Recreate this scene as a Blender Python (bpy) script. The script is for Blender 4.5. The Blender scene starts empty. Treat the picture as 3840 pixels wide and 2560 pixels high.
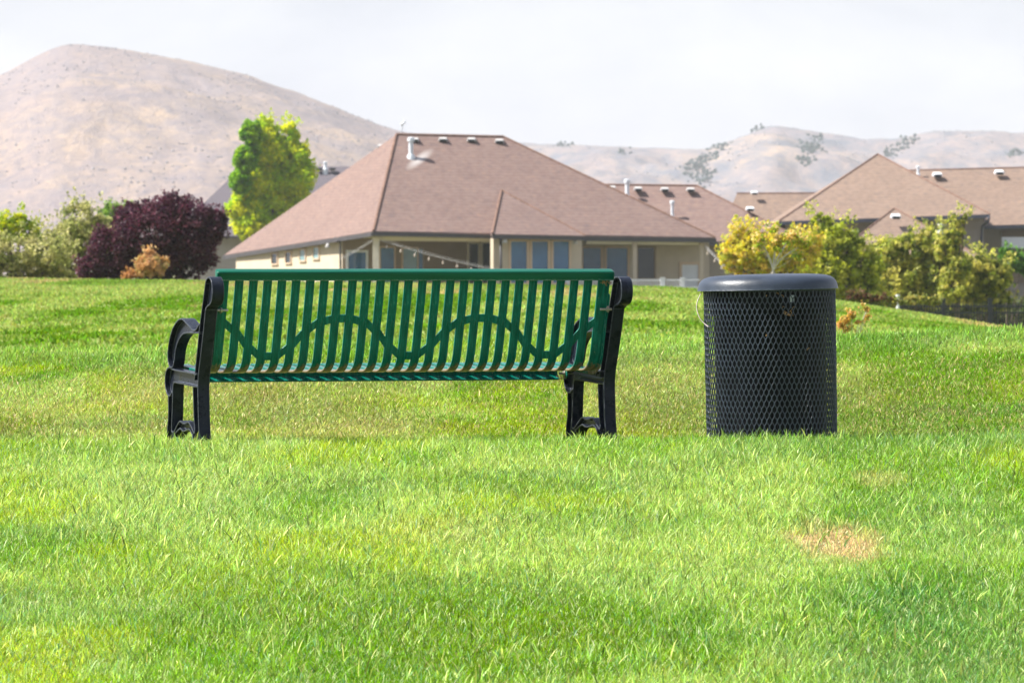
import bpy, bmesh, math, random
import numpy as np
from mathutils import Vector, Matrix
random.seed(7); RNG = np.random.default_rng(11)
SC = bpy.context.scene
COL = SC.collection
F = 20800.0          # focal length in pixels of the 3840 px frame
EYE = 0.80
def at(px, py, Y):
    return Vector(((px-1920)/F*Y, Y, EYE-(py-1000)/F*Y))

# ------------------------------------------------------------------ helpers
def tag(o, label=None, cat=None, group=None, kind=None):
    if label: o['label'] = label
    if cat: o['category'] = cat
    if group: o['group'] = group
    if kind: o['kind'] = kind
    return o
def empty(name, loc=(0,0,0), rz=0):
    o = bpy.data.objects.new(name, None); COL.objects.link(o)
    o.location = loc; o.rotation_euler = (0,0,rz); o.empty_display_size = .2
    return o
def link(name, me, mat=None, parent=None, smooth=False, local=False):
    o = bpy.data.objects.new(name, me); COL.objects.link(o)
    if mat is not None:
        for m in (mat if isinstance(mat, (list,tuple)) else [mat]): me.materials.append(m)
    if smooth:
        for p in me.polygons: p.use_smooth = True
    if parent is not None:
        o.parent = parent
        if not local:   # mesh given in world coordinates: bring it under the parent
            o.matrix_parent_inverse = parent_matrix(parent).inverted()
    return o
def parent_matrix(p):
    m = Matrix.LocRotScale(p.location, p.rotation_euler, p.scale)
    if p.parent is not None:
        m = parent_matrix(p.parent) @ p.matrix_parent_inverse @ m
    return m
class MB:
    """collects solids and links them as one mesh object"""
    def __init__(s): s.v=[]; s.f=[]; s.mi=[]
    def add(s, vs, fs, mi=0):
        b=len(s.v); s.v += [tuple(v) for v in vs]; s.f += [tuple(b+i for i in f) for f in fs]; s.mi += [mi]*len(fs)
    def box(s, x0,x1,y0,y1,z0,z1, mi=0):
        s.add([(x0,y0,z0),(x1,y0,z0),(x1,y1,z0),(x0,y1,z0),(x0,y0,z1),(x1,y0,z1),(x1,y1,z1),(x0,y1,z1)],
              [(0,3,2,1),(4,5,6,7),(0,1,5,4),(1,2,6,5),(2,3,7,6),(3,0,4,7)], mi)
    def hexa(s, bot, top, mi=0):
        n=len(bot); fs=[tuple(range(n))[::-1], tuple(range(n,2*n))]
        fs += [(i,(i+1)%n,n+(i+1)%n,n+i) for i in range(n)]
        s.add(list(bot)+list(top), fs, mi)
    def tube(s, pts, rad, n=6, caps=True, mi=0, closed=False):
        pts=[Vector(p) for p in pts]; m=len(pts); base=len(s.v)
        rad = rad if isinstance(rad,(list,tuple)) else [rad]*m
        prev=None
        for i,p in enumerate(pts):
            if closed: t=(pts[(i+1)%m]-pts[i-1])
            else: t=(pts[min(i+1,m-1)]-pts[max(i-1,0)])
            t.normalize()
            if prev is None:
                a=t.orthogonal().normalized()
            else:
                a=(prev-t*prev.dot(t)).normalized()
            prev=a; b=t.cross(a)
            for k in range(n):
                an=2*math.pi*k/n
                s.v.append(tuple(p+(a*math.cos(an)+b*math.sin(an))*rad[i]))
        for i in range(m if closed else m-1):
            for k in range(n):
                j=(i+1)%m
                s.f.append((base+i*n+k, base+i*n+(k+1)%n, base+j*n+(k+1)%n, base+j*n+k)); s.mi.append(mi)
        if caps and not closed:
            s.f.append(tuple(base+k for k in range(n))[::-1]); s.mi.append(mi)
            s.f.append(tuple(base+(m-1)*n+k for k in range(n))); s.mi.append(mi)
    def lathe(s, prof, n=48, c=(0,0,0), mi=0):
        base=len(s.v); m=len(prof)
        for r,z in prof:
            for k in range(n):
                a=2*math.pi*k/n; s.v.append((c[0]+r*math.cos(a), c[1]+r*math.sin(a), c[2]+z))
        for i in range(m-1):
            for k in range(n):
                s.f.append((base+i*n+k, base+i*n+(k+1)%n, base+(i+1)*n+(k+1)%n, base+(i+1)*n+k)); s.mi.append(mi)
    def mesh(s, name, recalc=True):
        me=bpy.data.meshes.new(name); me.from_pydata(s.v,[],s.f)
        me.polygons.foreach_set('material_index', s.mi)
        if recalc:
            bm=bmesh.new(); bm.from_mesh(me); bmesh.ops.recalc_face_normals(bm, faces=bm.faces); bm.to_mesh(me); bm.free()
        return me
    def build(s, name, mat, parent=None, smooth=False, bevel=None, local=False, autosmooth=None, recalc=True):
        me=s.mesh(name, recalc); o=link(name, me, mat, parent, smooth, local)
        if bevel:
            m=o.modifiers.new('bevel','BEVEL'); m.width=bevel; m.segments=2; m.limit_method='ANGLE'; m.angle_limit=math.radians(35)
            m.harden_normals=False
        if autosmooth:
            for e in me.edges: pass
            me.set_sharp_from_angle(angle=math.radians(autosmooth))
        return o

def hash2(ix, iy, seed):
    n = (ix.astype(np.int64)*374761393 + iy.astype(np.int64)*668265263 + seed*1442695041) & 0xffffffff
    n = ((n ^ (n>>13))*1274126177) & 0xffffffff
    n = n ^ (n>>16)
    return (n & 0xffffff)/float(0xffffff)
def vnoise(x, y, seed=0):
    x=np.asarray(x,float); y=np.asarray(y,float)
    ix=np.floor(x); iy=np.floor(y); fx=x-ix; fy=y-iy
    fx=fx*fx*(3-2*fx); fy=fy*fy*(3-2*fy)
    a=hash2(ix,iy,seed); b=hash2(ix+1,iy,seed); c=hash2(ix,iy+1,seed); d=hash2(ix+1,iy+1,seed)
    return (a*(1-fx)+b*fx)*(1-fy)+(c*(1-fx)+d*fx)*fy
def fbm(x,y,seed=0,o=4):
    s=0;a=.5;t=0
    for i in range(o):
        s=s+a*vnoise(np.asarray(x)*2**i,np.asarray(y)*2**i,seed+i*17); t+=a; a*=.5
    return s/t

# ------------------------------------------------------------------ materials
def new_mat(name):
    m=bpy.data.materials.new(name); m.use_nodes=True; nt=m.node_tree
    b=nt.nodes['Principled BSDF']; return m,nt,b
def N(nt,t,**k):
    n=nt.nodes.new(t)
    for a,v in k.items(): setattr(n,a,v)
    return n
def ramp(nt, fac, stops):
    r=N(nt,'ShaderNodeValToRGB'); cr=r.color_ramp
    while len(cr.elements)>len(stops): cr.elements.remove(cr.elements[-1])
    while len(cr.elements)<len(stops): cr.elements.new(.5)
    for e,(p,c) in zip(cr.elements,stops):
        e.position=p; e.color=(c[0],c[1],c[2],1) if isinstance(c,(tuple,list)) else (c,c,c,1)
    nt.links.new(fac, r.inputs[0]); return r.outputs[0]
def noise(nt, scale, detail=4, rough=.6, vec=None, dist=0):
    n=N(nt,'ShaderNodeTexNoise'); n.inputs['Scale'].default_value=scale; n.inputs['Detail'].default_value=detail
    n.inputs['Roughness'].default_value=rough; n.inputs['Distortion'].default_value=dist
    if vec is not None: nt.links.new(vec,n.inputs['Vector'])
    return n.outputs['Fac']
def objco(nt, scale=(1,1,1)):
    t=N(nt,'ShaderNodeTexCoord'); mp=N(nt,'ShaderNodeMapping'); mp.inputs['Scale'].default_value=scale
    nt.links.new(t.outputs['Object'], mp.inputs['Vector']); return mp.outputs[0]
def mixc(nt, fac, a, b, mode='MIX'):
    m=N(nt,'ShaderNodeMix',data_type='RGBA',blend_type=mode)
    for i,v in ((0,fac),(6,a),(7,b)):
        if isinstance(v,(int,float)): m.inputs[i].default_value=v
        elif isinstance(v,tuple): m.inputs[i].default_value=(v[0],v[1],v[2],1)
        else: nt.links.new(v,m.inputs[i])
    return m.outputs[2]
def bump(nt, b, h, strength=.3, dist=.01):
    n=N(nt,'ShaderNodeBump'); n.inputs['Strength'].default_value=strength; n.inputs['Distance'].default_value=dist
    nt.links.new(h,n.inputs['Height']); nt.links.new(n.outputs[0],b.inputs['Normal'])
def plain(name, c, rough=.6, spec=.5, vary=.15, scale=3, metal=0, bs=0, bscale=60):
    m,nt,b=new_mat(name); co=objco(nt)
    f=noise(nt,scale,5,.65,co)
    lo=tuple(x*(1-vary) for x in c); hi=tuple(min(1,x*(1+vary)) for x in c)
    nt.links.new(ramp(nt,f,[(.3,lo),(.7,hi)]), b.inputs['Base Color'])
    b.inputs['Roughness'].default_value=rough; b.inputs['Specular IOR Level'].default_value=spec; b.inputs['Metallic'].default_value=metal
    if bs: bump(nt,b,noise(nt,bscale,4,.6,co),bs,.004)
    return m
M={}
# green plastic-coated steel, with drips, dirt towards the bend, specks
def edge_wear_glint(nt, c, col, rad=.003, lo=.02, hi=.12, amt=.8, scale=60):
    """paler corners: rubbed coating on the iron, painted sun glint on the slats"""
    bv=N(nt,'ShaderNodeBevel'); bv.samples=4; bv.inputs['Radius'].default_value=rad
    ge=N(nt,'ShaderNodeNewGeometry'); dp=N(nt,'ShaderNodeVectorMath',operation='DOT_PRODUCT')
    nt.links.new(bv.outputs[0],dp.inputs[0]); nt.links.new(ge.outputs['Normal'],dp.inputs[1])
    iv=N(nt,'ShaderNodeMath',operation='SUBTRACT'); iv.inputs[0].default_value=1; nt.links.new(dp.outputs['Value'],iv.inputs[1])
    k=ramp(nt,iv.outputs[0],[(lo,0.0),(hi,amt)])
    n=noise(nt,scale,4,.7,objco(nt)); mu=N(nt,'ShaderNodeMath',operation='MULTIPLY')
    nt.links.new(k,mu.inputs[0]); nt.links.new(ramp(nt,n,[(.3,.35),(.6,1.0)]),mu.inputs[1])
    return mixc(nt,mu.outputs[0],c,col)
def mat_green():
    m,nt,b=new_mat('green_coated_steel'); co=objco(nt)
    st=noise(nt,1.0,5,.6,objco(nt,(95,30,5)))
    base=ramp(nt,st,[(.25,(.0002,.064,.042)),(.5,(.0004,.128,.094)),(.8,(.012,.26,.20))])
    d=noise(nt,1.0,6,.7,objco(nt,(60,30,18)))
    g=N(nt,'ShaderNodeTexCoord'); sp=N(nt,'ShaderNodeSeparateXYZ'); nt.links.new(g.outputs['Object'],sp.inputs[0])
    # dirt that has settled where the sheet bends (a real stain, low on the back)
    mr=N(nt,'ShaderNodeMapRange'); mr.inputs[1].default_value=.385; mr.inputs[2].default_value=.30; mr.inputs[3].default_value=-.12; mr.inputs[4].default_value=.34
    nt.links.new(sp.outputs[2],mr.inputs[0])
    ad=N(nt,'ShaderNodeMath',operation='ADD'); nt.links.new(d,ad.inputs[0]); nt.links.new(mr.outputs[0],ad.inputs[1])
    vl=N(nt,'ShaderNodeMath',operation='LESS_THAN'); nt.links.new(sp.outputs[1],vl.inputs[0]); vl.inputs[1].default_value=.2
    mk=ramp(nt,ad.outputs[0],[(.62,0.0),(.74,1.0)])
    mu=N(nt,'ShaderNodeMath',operation='MULTIPLY'); nt.links.new(mk,mu.inputs[0]); nt.links.new(vl.outputs[0],mu.inputs[1])
    c=mixc(nt,mu.outputs[0],base,(.20,.15,.09))
    v=N(nt,'ShaderNodeTexVoronoi'); v.inputs['Scale'].default_value=42; nt.links.new(co,v.inputs['Vector'])
    s=ramp(nt,v.outputs['Distance'],[(.045,1.0),(.06,0.0)])
    c=mixc(nt,s,c,(.45,.42,.25))
    c=edge_wear_glint(nt,c,(.16,.50,.40),.0035,.03,.16,.75)  # sun glint along the slat edges, put into the colour
    nt.links.new(c,b.inputs['Base Color'])
    b.inputs['Specular IOR Level'].default_value=.22
    nt.links.new(ramp(nt,d,[(.3,.14),(.8,.38)]),b.inputs['Roughness'])
    bump(nt,b,noise(nt,1.0,4,.6,objco(nt,(150,60,10))),.8,.003)
    return m
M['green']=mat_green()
def mat_rail():
    m,nt,b=new_mat('green_rail'); co=objco(nt)
    st=noise(nt,1.0,4,.6,objco(nt,(3,60,60)))
    base=ramp(nt,st,[(.3,(.0003,.075,.042)),(.7,(.001,.115,.066))])
    g=N(nt,'ShaderNodeTexCoord'); sp=N(nt,'ShaderNodeSeparateXYZ'); nt.links.new(g.outputs['Object'],sp.inputs[0])
    mr=N(nt,'ShaderNodeMapRange'); mr.inputs[1].default_value=.75; mr.inputs[2].default_value=.735; mr.inputs[3].default_value=-.1; mr.inputs[4].default_value=.33
    nt.links.new(sp.outputs[2],mr.inputs[0])
    d=noise(nt,1.0,6,.75,objco(nt,(130,60,200)))
    ad=N(nt,'ShaderNodeMath',operation='ADD'); nt.links.new(d,ad.inputs[0]); nt.links.new(mr.outputs[0],ad.inputs[1])
    c=mixc(nt,ramp(nt,ad.outputs[0],[(.68,0.0),(.85,.7)]),base,(.22,.34,.33))
    v=N(nt,'ShaderNodeTexVoronoi'); v.inputs['Scale'].default_value=11; nt.links.new(co,v.inputs['Vector'])
    c=mixc(nt,ramp(nt,v.outputs['Distance'],[(.03,1.0),(.045,0.0)]),c,(.7,.55,.4))
    nt.links.new(c,b.inputs['Base Color']); b.inputs['Roughness'].default_value=.28; b.inputs['Specular IOR Level'].default_value=.28
    bump(nt,b,noise(nt,50,3,.6,co),.12,.002)
    return m
M['rail']=mat_rail()
def mat_iron():
    m,nt,b=new_mat('black_cast_iron'); co=objco(nt)
    f=noise(nt,14,6,.7,co)
    c=ramp(nt,f,[(.3,(.007,.009,.015)),(.6,(.016,.020,.032)),(.85,(.05,.058,.078))])
    v=N(nt,'ShaderNodeTexVoronoi'); v.inputs['Scale'].default_value=95; nt.links.new(co,v.inputs['Vector'])
    n2=noise(nt,9,3,.5,co)
    sp=ramp(nt,v.outputs['Distance'],[(.07,1.0),(.11,0.0)])
    mu=N(nt,'ShaderNodeMath',operation='MULTIPLY'); nt.links.new(sp,mu.inputs[0]); nt.links.new(ramp(nt,n2,[(.48,0.0),(.6,.8)]),mu.inputs[1])
    c=mixc(nt,mu.outputs[0],c,(.35,.30,.16))
    c=edge_wear_glint(nt,c,(.26,.29,.34),.0045,.02,.14,.85,35)
    nt.links.new(c,b.inputs['Base Color']); b.inputs['Specular IOR Level'].default_value=.16; nt.links.new(ramp(nt,f,[(.3,.22),(.8,.42)]),b.inputs['Roughness'])
    bump(nt,b,noise(nt,120,4,.6,co),.2,.002)
    return m
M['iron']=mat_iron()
M['bin']=plain('black_coated_mesh',(.036,.048,.068),.28,.6,.35,9,bs=.3,bscale=160)
def mat_lid():
    m,nt,b=new_mat('black_coated_lid'); co=objco(nt)
    f=noise(nt,8,6,.7,co)
    c=ramp(nt,f,[(.3,(.018,.026,.040)),(.75,(.040,.054,.080))])
    g=N(nt,'ShaderNodeTexCoord'); sp=N(nt,'ShaderNodeSeparateXYZ'); nt.links.new(g.outputs['Object'],sp.inputs[0])
    mr=N(nt,'ShaderNodeMapRange'); mr.inputs[1].default_value=.02; mr.inputs[2].default_value=0; mr.inputs[3].default_value=-.1; mr.inputs[4].default_value=.22
    nt.links.new(sp.outputs[2],mr.inputs[0])
    d=noise(nt,1.0,6,.8,objco(nt,(60,60,140)))
    ad=N(nt,'ShaderNodeMath',operation='ADD'); nt.links.new(d,ad.inputs[0]); nt.links.new(mr.outputs[0],ad.inputs[1])
    c=mixc(nt,ramp(nt,ad.outputs[0],[(.66,0.0),(.85,.6)]),c,(.16,.19,.23))
    nt.links.new(c,b.inputs['Base Color']); b.inputs['Roughness'].default_value=.40
    bump(nt,b,noise(nt,1.0,4,.6,objco(nt,(110,110,170))),.35,.003)
    return m
M['lid']=mat_lid()
M['liner']=plain('dark_liner_plastic',(.006,.006,.010),.5,.2,.3,12)
M['steel']=plain('bolt_steel',(.42,.38,.34),.35,.5,.25,80,metal=.8)
M['wire']=plain('bare_wire',(.55,.45,.42),.45,.5,.2,50)
M['paper']=plain('sticker_paper',(.45,.50,.48),.6,.3,.1,40)
M['straw']=plain('dry_straw',(.55,.33,.14),.8,.2,.3,60)

def mat_leaf(name='leaf', trans=.45, gloss=.25, rough=.45):
    m,nt,b=new_mat(name)
    a=N(nt,'ShaderNodeAttribute',attribute_name='Col')
    nt.links.new(a.outputs['Color'],b.inputs['Base Color']); b.inputs['Roughness'].default_value=rough; b.inputs['Specular IOR Level'].default_value=gloss
    tr=N(nt,'ShaderNodeBsdfTranslucent'); br=N(nt,'ShaderNodeHueSaturation'); br.inputs['Value'].default_value=1.15; br.inputs['Saturation'].default_value=1.1
    nt.links.new(a.outputs['Color'],br.inputs['Color']); nt.links.new(br.outputs[0],tr.inputs['Color'])
    mx=N(nt,'ShaderNodeMixShader'); mx.inputs[0].default_value=trans
    nt.links.new(b.outputs[0],mx.inputs[1]); nt.links.new(tr.outputs[0],mx.inputs[2])
    nt.links.new(mx.outputs[0],nt.nodes['Material Output'].inputs['Surface'])
    return m
M['blade']=mat_leaf('grass_blade',.42,.30,.42)
M['leaf']=mat_leaf('leaf',.5,.25,.5)
M['farblade']=mat_leaf('far_grass_blade',.45,.02,.8)
def mat_lawn():
    m,nt,b=new_mat('lawn_soil'); co=objco(nt)
    a=N(nt,'ShaderNodeAttribute',attribute_name='Col')
    f=noise(nt,60,5,.7,co)
    c=mixc(nt,ramp(nt,f,[(.35,.0),(.7,.8)]),a.outputs['Color'],(.20,.17,.06))
    f2=noise(nt,9,5,.7,co)
    c=mixc(nt,.35,c,ramp(nt,f2,[(.3,(.5,.5,.5)),(.7,(1,1,1))]),'MULTIPLY')
    nt.links.new(c,b.inputs['Base Color']); b.inputs['Roughness'].default_value=.9; b.inputs['Specular IOR Level'].default_value=.15
    bump(nt,b,f,.6,.02)
    return m
M['lawn']=mat_lawn()
def mat_roof(name, cols, rows=6.0, stain=None):
    m,nt,b=new_mat(name); co=objco(nt)
    g=N(nt,'ShaderNodeTexCoord'); sp=N(nt,'ShaderNodeSeparateXYZ'); nt.links.new(g.outputs['Object'],sp.inputs[0])
    n1=noise(nt,1.0,3,.6,objco(nt,(3,3,6)))
    base=ramp(nt,n1,[(.28,cols[0]),(.45,cols[1]),(.58,cols[2]),(.75,cols[3])])
    big=noise(nt,.5,3,.6,co)
    base=mixc(nt,.35,base,ramp(nt,big,[(.3,(.72,.72,.74)),(.7,(1,1,1))]),'MULTIPLY')
    mm=N(nt,'ShaderNodeMath',operation='MULTIPLY'); nt.links.new(sp.outputs[2],mm.inputs[0]); mm.inputs[1].default_value=rows*1.0
    fr=N(nt,'ShaderNodeMath',operation='FRACT'); nt.links.new(mm.outputs[0],fr.inputs[0])
    ln=ramp(nt,fr.outputs[0],[(.0,.40),(.30,1.0),(1.0,1.0)])
    c=mixc(nt,.5,base,ln,'MULTIPLY')
    if stain:
        sx,sz,r=stain
        wp=noise(nt,1.2,3,.6,co)
        va=N(nt,'ShaderNodeVectorMath',operation='DISTANCE')
        mp=N(nt,'ShaderNodeMapping'); mp.inputs['Scale'].default_value=(1,0,1); mp.inputs['Rotation'].default_value=(0,math.radians(38),0)
        mp.inputs['Location'].default_value=(0,0,0)
        cb=N(nt,'ShaderNodeVectorMath',operation='SUBTRACT'); nt.links.new(g.outputs['Object'],cb.inputs[0]); cb.inputs[1].default_value=(sx,0,sz)
        nt.links.new(cb.outputs[0],mp.inputs[0])
        sc=N(nt,'ShaderNodeVectorMath',operation='MULTIPLY'); nt.links.new(mp.outputs[0],sc.inputs[0]); sc.inputs[1].default_value=(1.0,0,3.2)
        ll=N(nt,'ShaderNodeVectorMath',operation='LENGTH'); nt.links.new(sc.outputs[0],ll.inputs[0])
        k=ramp(nt,ll.outputs['Value'],[(.15*r,.75),(1.0*r,0.0)])
        c=mixc(nt,k,c,(.55,.52,.50))
    nt.links.new(c,b.inputs['Base Color']); b.inputs['Roughness'].default_value=.9; b.inputs['Specular IOR Level'].default_value=.2
    bump(nt,b,fr.outputs[0],.25,.02)
    return m
st=at(1575,600,309)
M['roofA']=mat_roof('brown_shingles',[(.150,.116,.115),(.205,.134,.115),(.215,.155,.138),(.275,.165,.118)],stain=(st.x,st.z,1.0))
M['roofC']=mat_roof('tan_brown_shingles',[(.16,.128,.115),(.215,.150,.115),(.235,.172,.138),(.28,.180,.118)])
M['roofD']=mat_roof('grey_shingles',[(.10,.095,.11),(.13,.115,.13),(.12,.105,.12),(.15,.12,.13)])
M['cap']=plain('ridge_cap_shingle',(.19,.115,.088),.9,.2,.35,4)
M['fascia']=plain('dark_fascia',(.055,.05,.055),.5,.4,.2,2)
M['fasciaC']=plain('slate_fascia',(.045,.055,.085),.5,.4,.2,2)
M['stucco']=plain('beige_stucco',(.52,.44,.33),.9,.2,.07,1.5,bs=.2,bscale=12)
M['stuccoC']=plain('grey_tan_stucco',(.36,.32,.28),.9,.2,.07,1.5)
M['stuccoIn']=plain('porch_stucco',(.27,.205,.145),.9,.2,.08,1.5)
M['trim']=plain('peach_trim',(.62,.46,.32),.8,.3,.06,3)
M['cream']=plain('cream_trim',(.68,.62,.50),.8,.3,.08,3)
M['white']=plain('white_paint',(.72,.74,.76),.6,.4,.06,3)
M['galv']=plain('galvanised_steel',(.62,.66,.70),.4,.5,.12,3)
M['ventbox']=plain('vent_metal',(.45,.44,.43),.6,.4,.1,4)
M['dark']=plain('dark_opening',(.02,.02,.022),.8,.3,.2,4)
def mat_glass(name,c):
    m,nt,b=new_mat(name); co=objco(nt)
    f=noise(nt,.8,3,.6,co)
    nt.links.new(ramp(nt,f,[(.35,tuple(x*.7 for x in c)),(.65,c)]),b.inputs['Base Color'])
    b.inputs['Roughness'].default_value=.06; b.inputs['Specular IOR Level'].default_value=.5
    return m
M['glass']=mat_glass('window_glass',(.035,.14,.28))
M['glassdark']=mat_glass('dark_window_glass',(.02,.025,.03))
M['glasspale']=mat_glass('pale_window_glass',(.20,.32,.33))
M['bulb']=plain('bulb_glass',(.50,.42,.34),.2,.6,.05,3)
M['fence']=plain('black_fence_metal',(.008,.012,.022),.45,.5,.2,3)
M['bark']=plain('bark',(.14,.11,.08),.9,.2,.3,12)
M['palebark']=plain('pale_bark',(.55,.48,.44),.85,.2,.2,12)
def mat_hill(name, seed, far=False):
    m,nt,b=new_mat(name)
    co=objco(nt,(1,.30,1.0))
    f=noise(nt,.012,6,.68,co); f2=noise(nt,.22,6,.8,co); f3=noise(nt,.05,5,.75,co)
    c=ramp(nt,f,[(.32,(.23,.185,.185)),(.5,(.29,.225,.20)),(.64,(.37,.275,.20)),(.8,(.25,.20,.20))])
    sc=ramp(nt,f2,[(.42,0.0),(.62,.75)]); s2=ramp(nt,f3,[(.42,0.0),(.62,.92 if seed==2 else .65)])
    bl=(.125,.135,.165) if seed==2 else (.20,.175,.19)
    c=mixc(nt,sc,c,(.15,.14,.165)); c=mixc(nt,s2,c,bl)
    nt.links.new(c,b.inputs['Base Color']); b.inputs['Roughness'].default_value=1; b.inputs['Specular IOR Level'].default_value=.05
    bump(nt,b,f2,.5,4.0)
    return m
M['hillA']=mat_hill('dry_hillside',1); M['hillB']=mat_hill('far_dry_hillside',2)
M['scrub']=plain('hill_scrub',(.215,.20,.215),.95,.1,.3,.1); M['scrubdark']=plain('hill_oak_scrub',(.03,.05,.045),.95,.1,.3,.1)

# ------------------------------------------------------------------ terrain
# profile of the park ground: pixel row of the ground against distance, at three image columns
DL=[-10, 10,   18,   22,   25.0, 25.8, 27,   28.5, 30,  32,  34,   35.3, 36.5, 40,   50,   58,   70,   90,   110,  125,  140,  200, 600, 5000]
def pz(v,d): return EYE-(v-1000)*d/F
ZL=[-.80,-.76,-.560,-.30,-.085,-.045,-.082,-.055,.025, .145,.228,.235,.21,.06,-.10,pz(1292,58),pz(1232,70),pz(1148,90),pz(1078,110),pz(1046,125),.30,-.7,-1.2,-1.2]
ZM=[-.80,-.76,-.560,-.29,-.065,-.027,-.062,-.03,.055, .19,.30, .325,.30,.16,.04,pz(1235,58),pz(1190,70),pz(1125,90),pz(1085,110),pz(1076,125),.10,-.9,-1.4,-1.4]
ZR=[-.80,-.76,-.560,-.29,-.050,-.008,-.036,-.005,.095, .26,.37, .385,.37,.27,.12,.06,-.07,-.29,-.517,-.75,-1.1,-2.0,-2.2,-2.2]
CR=[(-99,0),(-1920,0),(480,1),(1250,1.45),(1920,2),(99999,2)]
def terrain(x,y):
    x=np.asarray(x,float); y=np.asarray(y,float)
    px=x/np.maximum(y,10)*F
    t=np.interp(px,[-1920,300,580,1230,1580,1920],[0,1,1.02,1.31,1.62,2])
    a=np.interp(y,DL,ZL); b=np.interp(y,DL,ZM); c=np.interp(y,DL,ZR)
    z=np.where(t<1, a*(1-t)+b*t, b*(2-t)+c*(t-1))
    near=np.clip((y-12)/6,0,1)*np.clip((140-y)/40,0,1)
    near=near*(1-.7*np.exp(-((y-26)/1.0)**2))
    z=z+near*(.050*(fbm(x*.9+3,y*.55,5,3)-.5)+.034*(fbm(x*3.1,y*1.9,9,2)-.5))
    far=np.clip((y-45)/15,0,1)*np.clip((118-y)/20,0,1)
    z=z+far*.16*(fbm(x*.25+7,y*.12,21,3)-.5)
    return z
def patch_cols(x,y):
    """base colour of the grass by place: lush, pale and dry zones"""
    x=np.asarray(x,float); y=np.asarray(y,float); n=x.shape[0]
    lush=np.array([.150,.325,.004]); pale=np.array([.40,.55,.12]); dry=np.array([.42,.32,.10]); blue=np.array([.12,.26,.05]); tan=np.array([.68,.50,.25]); ylw=np.array([.36,.48,.008])
    f=fbm(x*1.1+2,y*.42+5,31,5); f=np.clip((f-.40)/.20,0,1); f=np.clip(f+.35*np.clip((y-22.5)/2.5,0,1)*np.clip((26.4-y)/.5,0,1),0,1)[:,None]
    c=lush*(1-f)+pale*f
    g=fbm(x*1.3+9,y*.6,47,3); g=np.clip((g-.54)/.12,0,1)[:,None]
    c=c*(1-.6*g)+ylw*.6*g
    h=fbm(x*.7-9,y*.5+4,77,3); h=np.clip((h-.52)/.14,0,1)[:,None]
    c=c*(1-.5*h)+blue*.5*h
    w=.9*(fbm(x*2.2+5,y*.9,19,3)-.5)
    for (cx,cy,rx,ry,cc,s_) in [(.03,19.2,.62,1.4,(.18,.325,.002),.9),(1.45,19.4,.42,1.9,(.10,.25,.045),.8),(-1.4,23.8,.75,1.2,(.42,.56,.17),.6),(1.75,22.3,.40,1.3,(.34,.50,.15),.55),(-1.95,25.4,.6,.6,(.13,.27,.02),.6),(-1.2,20.8,.6,.9,(.30,.44,.03),.5),(.5,22.6,.5,.6,(.12,.26,.02),.5)]:
        r=np.sqrt(((x-cx)/rx)**2+((y-cy)/ry)**2)+w; k=(np.clip(1.3-r,0,1)*s_)[:,None]; c=c*(1-k)+np.array(cc)*k
    # dry band just past the bench
    px=x/np.maximum(y,1)*F
    zone=np.clip((y-26.3)/.8,0,1)*np.clip((33.4-y)/2.2,0,1)
    q=fbm(x*1.1+4,y*.35,61,4)
    zone=(zone*np.clip((q-.30)/.28,0,1)*np.interp(px,[-1920,-600,700,1920],[1.0,.95,.6,.45]))[:,None]
    c=c*(1-.42*zone)+dry*.42*zone
    # worn brown patch in the foreground right, smaller ones elsewhere
    for (cx,cy,rx,ry,s) in [(1.28,21.85,.20,.62,.75),(1.60,24.1,.12,.3,.35),(-.35,22.2,.3,.5,.16)]:
        r=np.sqrt(((x-cx)/rx)**2+((y-cy)/ry)**2)+.9*(fbm(x*9,y*3,83,3)-.5)
        k=(np.clip((1.25-r)/.5,0,1)*s)[:,None]; c=c*(1-k)+tan*k
    # far lawn: brighter yellow green with pale flecks
    fr=np.clip((y-45)/10,0,1)
    q2=fbm(x*.55,y*.10+3,91,4); q2=np.clip((q2-.40)/.2,0,1)
    fc=np.array([.13,.25,.02])[None,:]*(1-q2[:,None])+np.array([.31,.39,.10])[None,:]*q2[:,None]
    q3=fbm(x*.9+31,y*.16,97,3); q3=np.clip((q3-.66)/.08,0,1)*np.clip((y-70)/30,0,1); q3=q3[:,None]
    fc=fc*(1-q3*.8)+np.array([.50,.38,.18])*q3*.8
    top=np.clip((y-95)/25,0,1)[:,None]; fc=fc*(1-.3*top)+np.array([.30,.34,.12])*.3*top
    fr=fr[:,None]; c=c*(1-fr)+fc*fr
    return c
def build_ground():
    rows=list(np.arange(-10,12,1.0))+list(np.arange(12,16,.3))+list(np.arange(16,42,.08))+list(np.arange(42,60,.5))+list(np.arange(60,145,.8))+[150,165,180,200,240,300,400,500,600,800,1000,1300,1600,2000,2600,3500,5000]
    nc=150; ts=np.linspace(-1,1,nc)
    X=[];Y=[]
    for d in rows:
        w=3.5+.16*max(d,0)+ (max(0,d-130)*.25)
        X.append(ts*w); Y.append(np.full(nc,d))
    X=np.concatenate(X);Y=np.concatenate(Y);Z=terrain(X,Y)
    nr=len(rows); idx=np.arange(nr*nc).reshape(nr,nc)
    q=np.stack([idx[:-1,:-1],idx[:-1,1:],idx[1:,1:],idx[1:,:-1]],-1).reshape(-1,4)
    me=bpy.data.meshes.new('lawn'); me.from_pydata(np.stack([X,Y,Z],1).tolist(),[],q.tolist())
    ca=me.color_attributes.new('Col','FLOAT_COLOR','POINT')
    c=patch_cols(X,Y)*np.where(Y<45,.40,1.0)[:,None]  # near soil darkened: shade under the blades put into its colour
    c[Y>170]=(.10,.11,.04)
    ca.data.foreach_set('color',np.concatenate([c,np.ones((len(X),1))],1).ravel())
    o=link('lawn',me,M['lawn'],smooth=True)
    tag(o,kind='structure')
build_ground()

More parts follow.
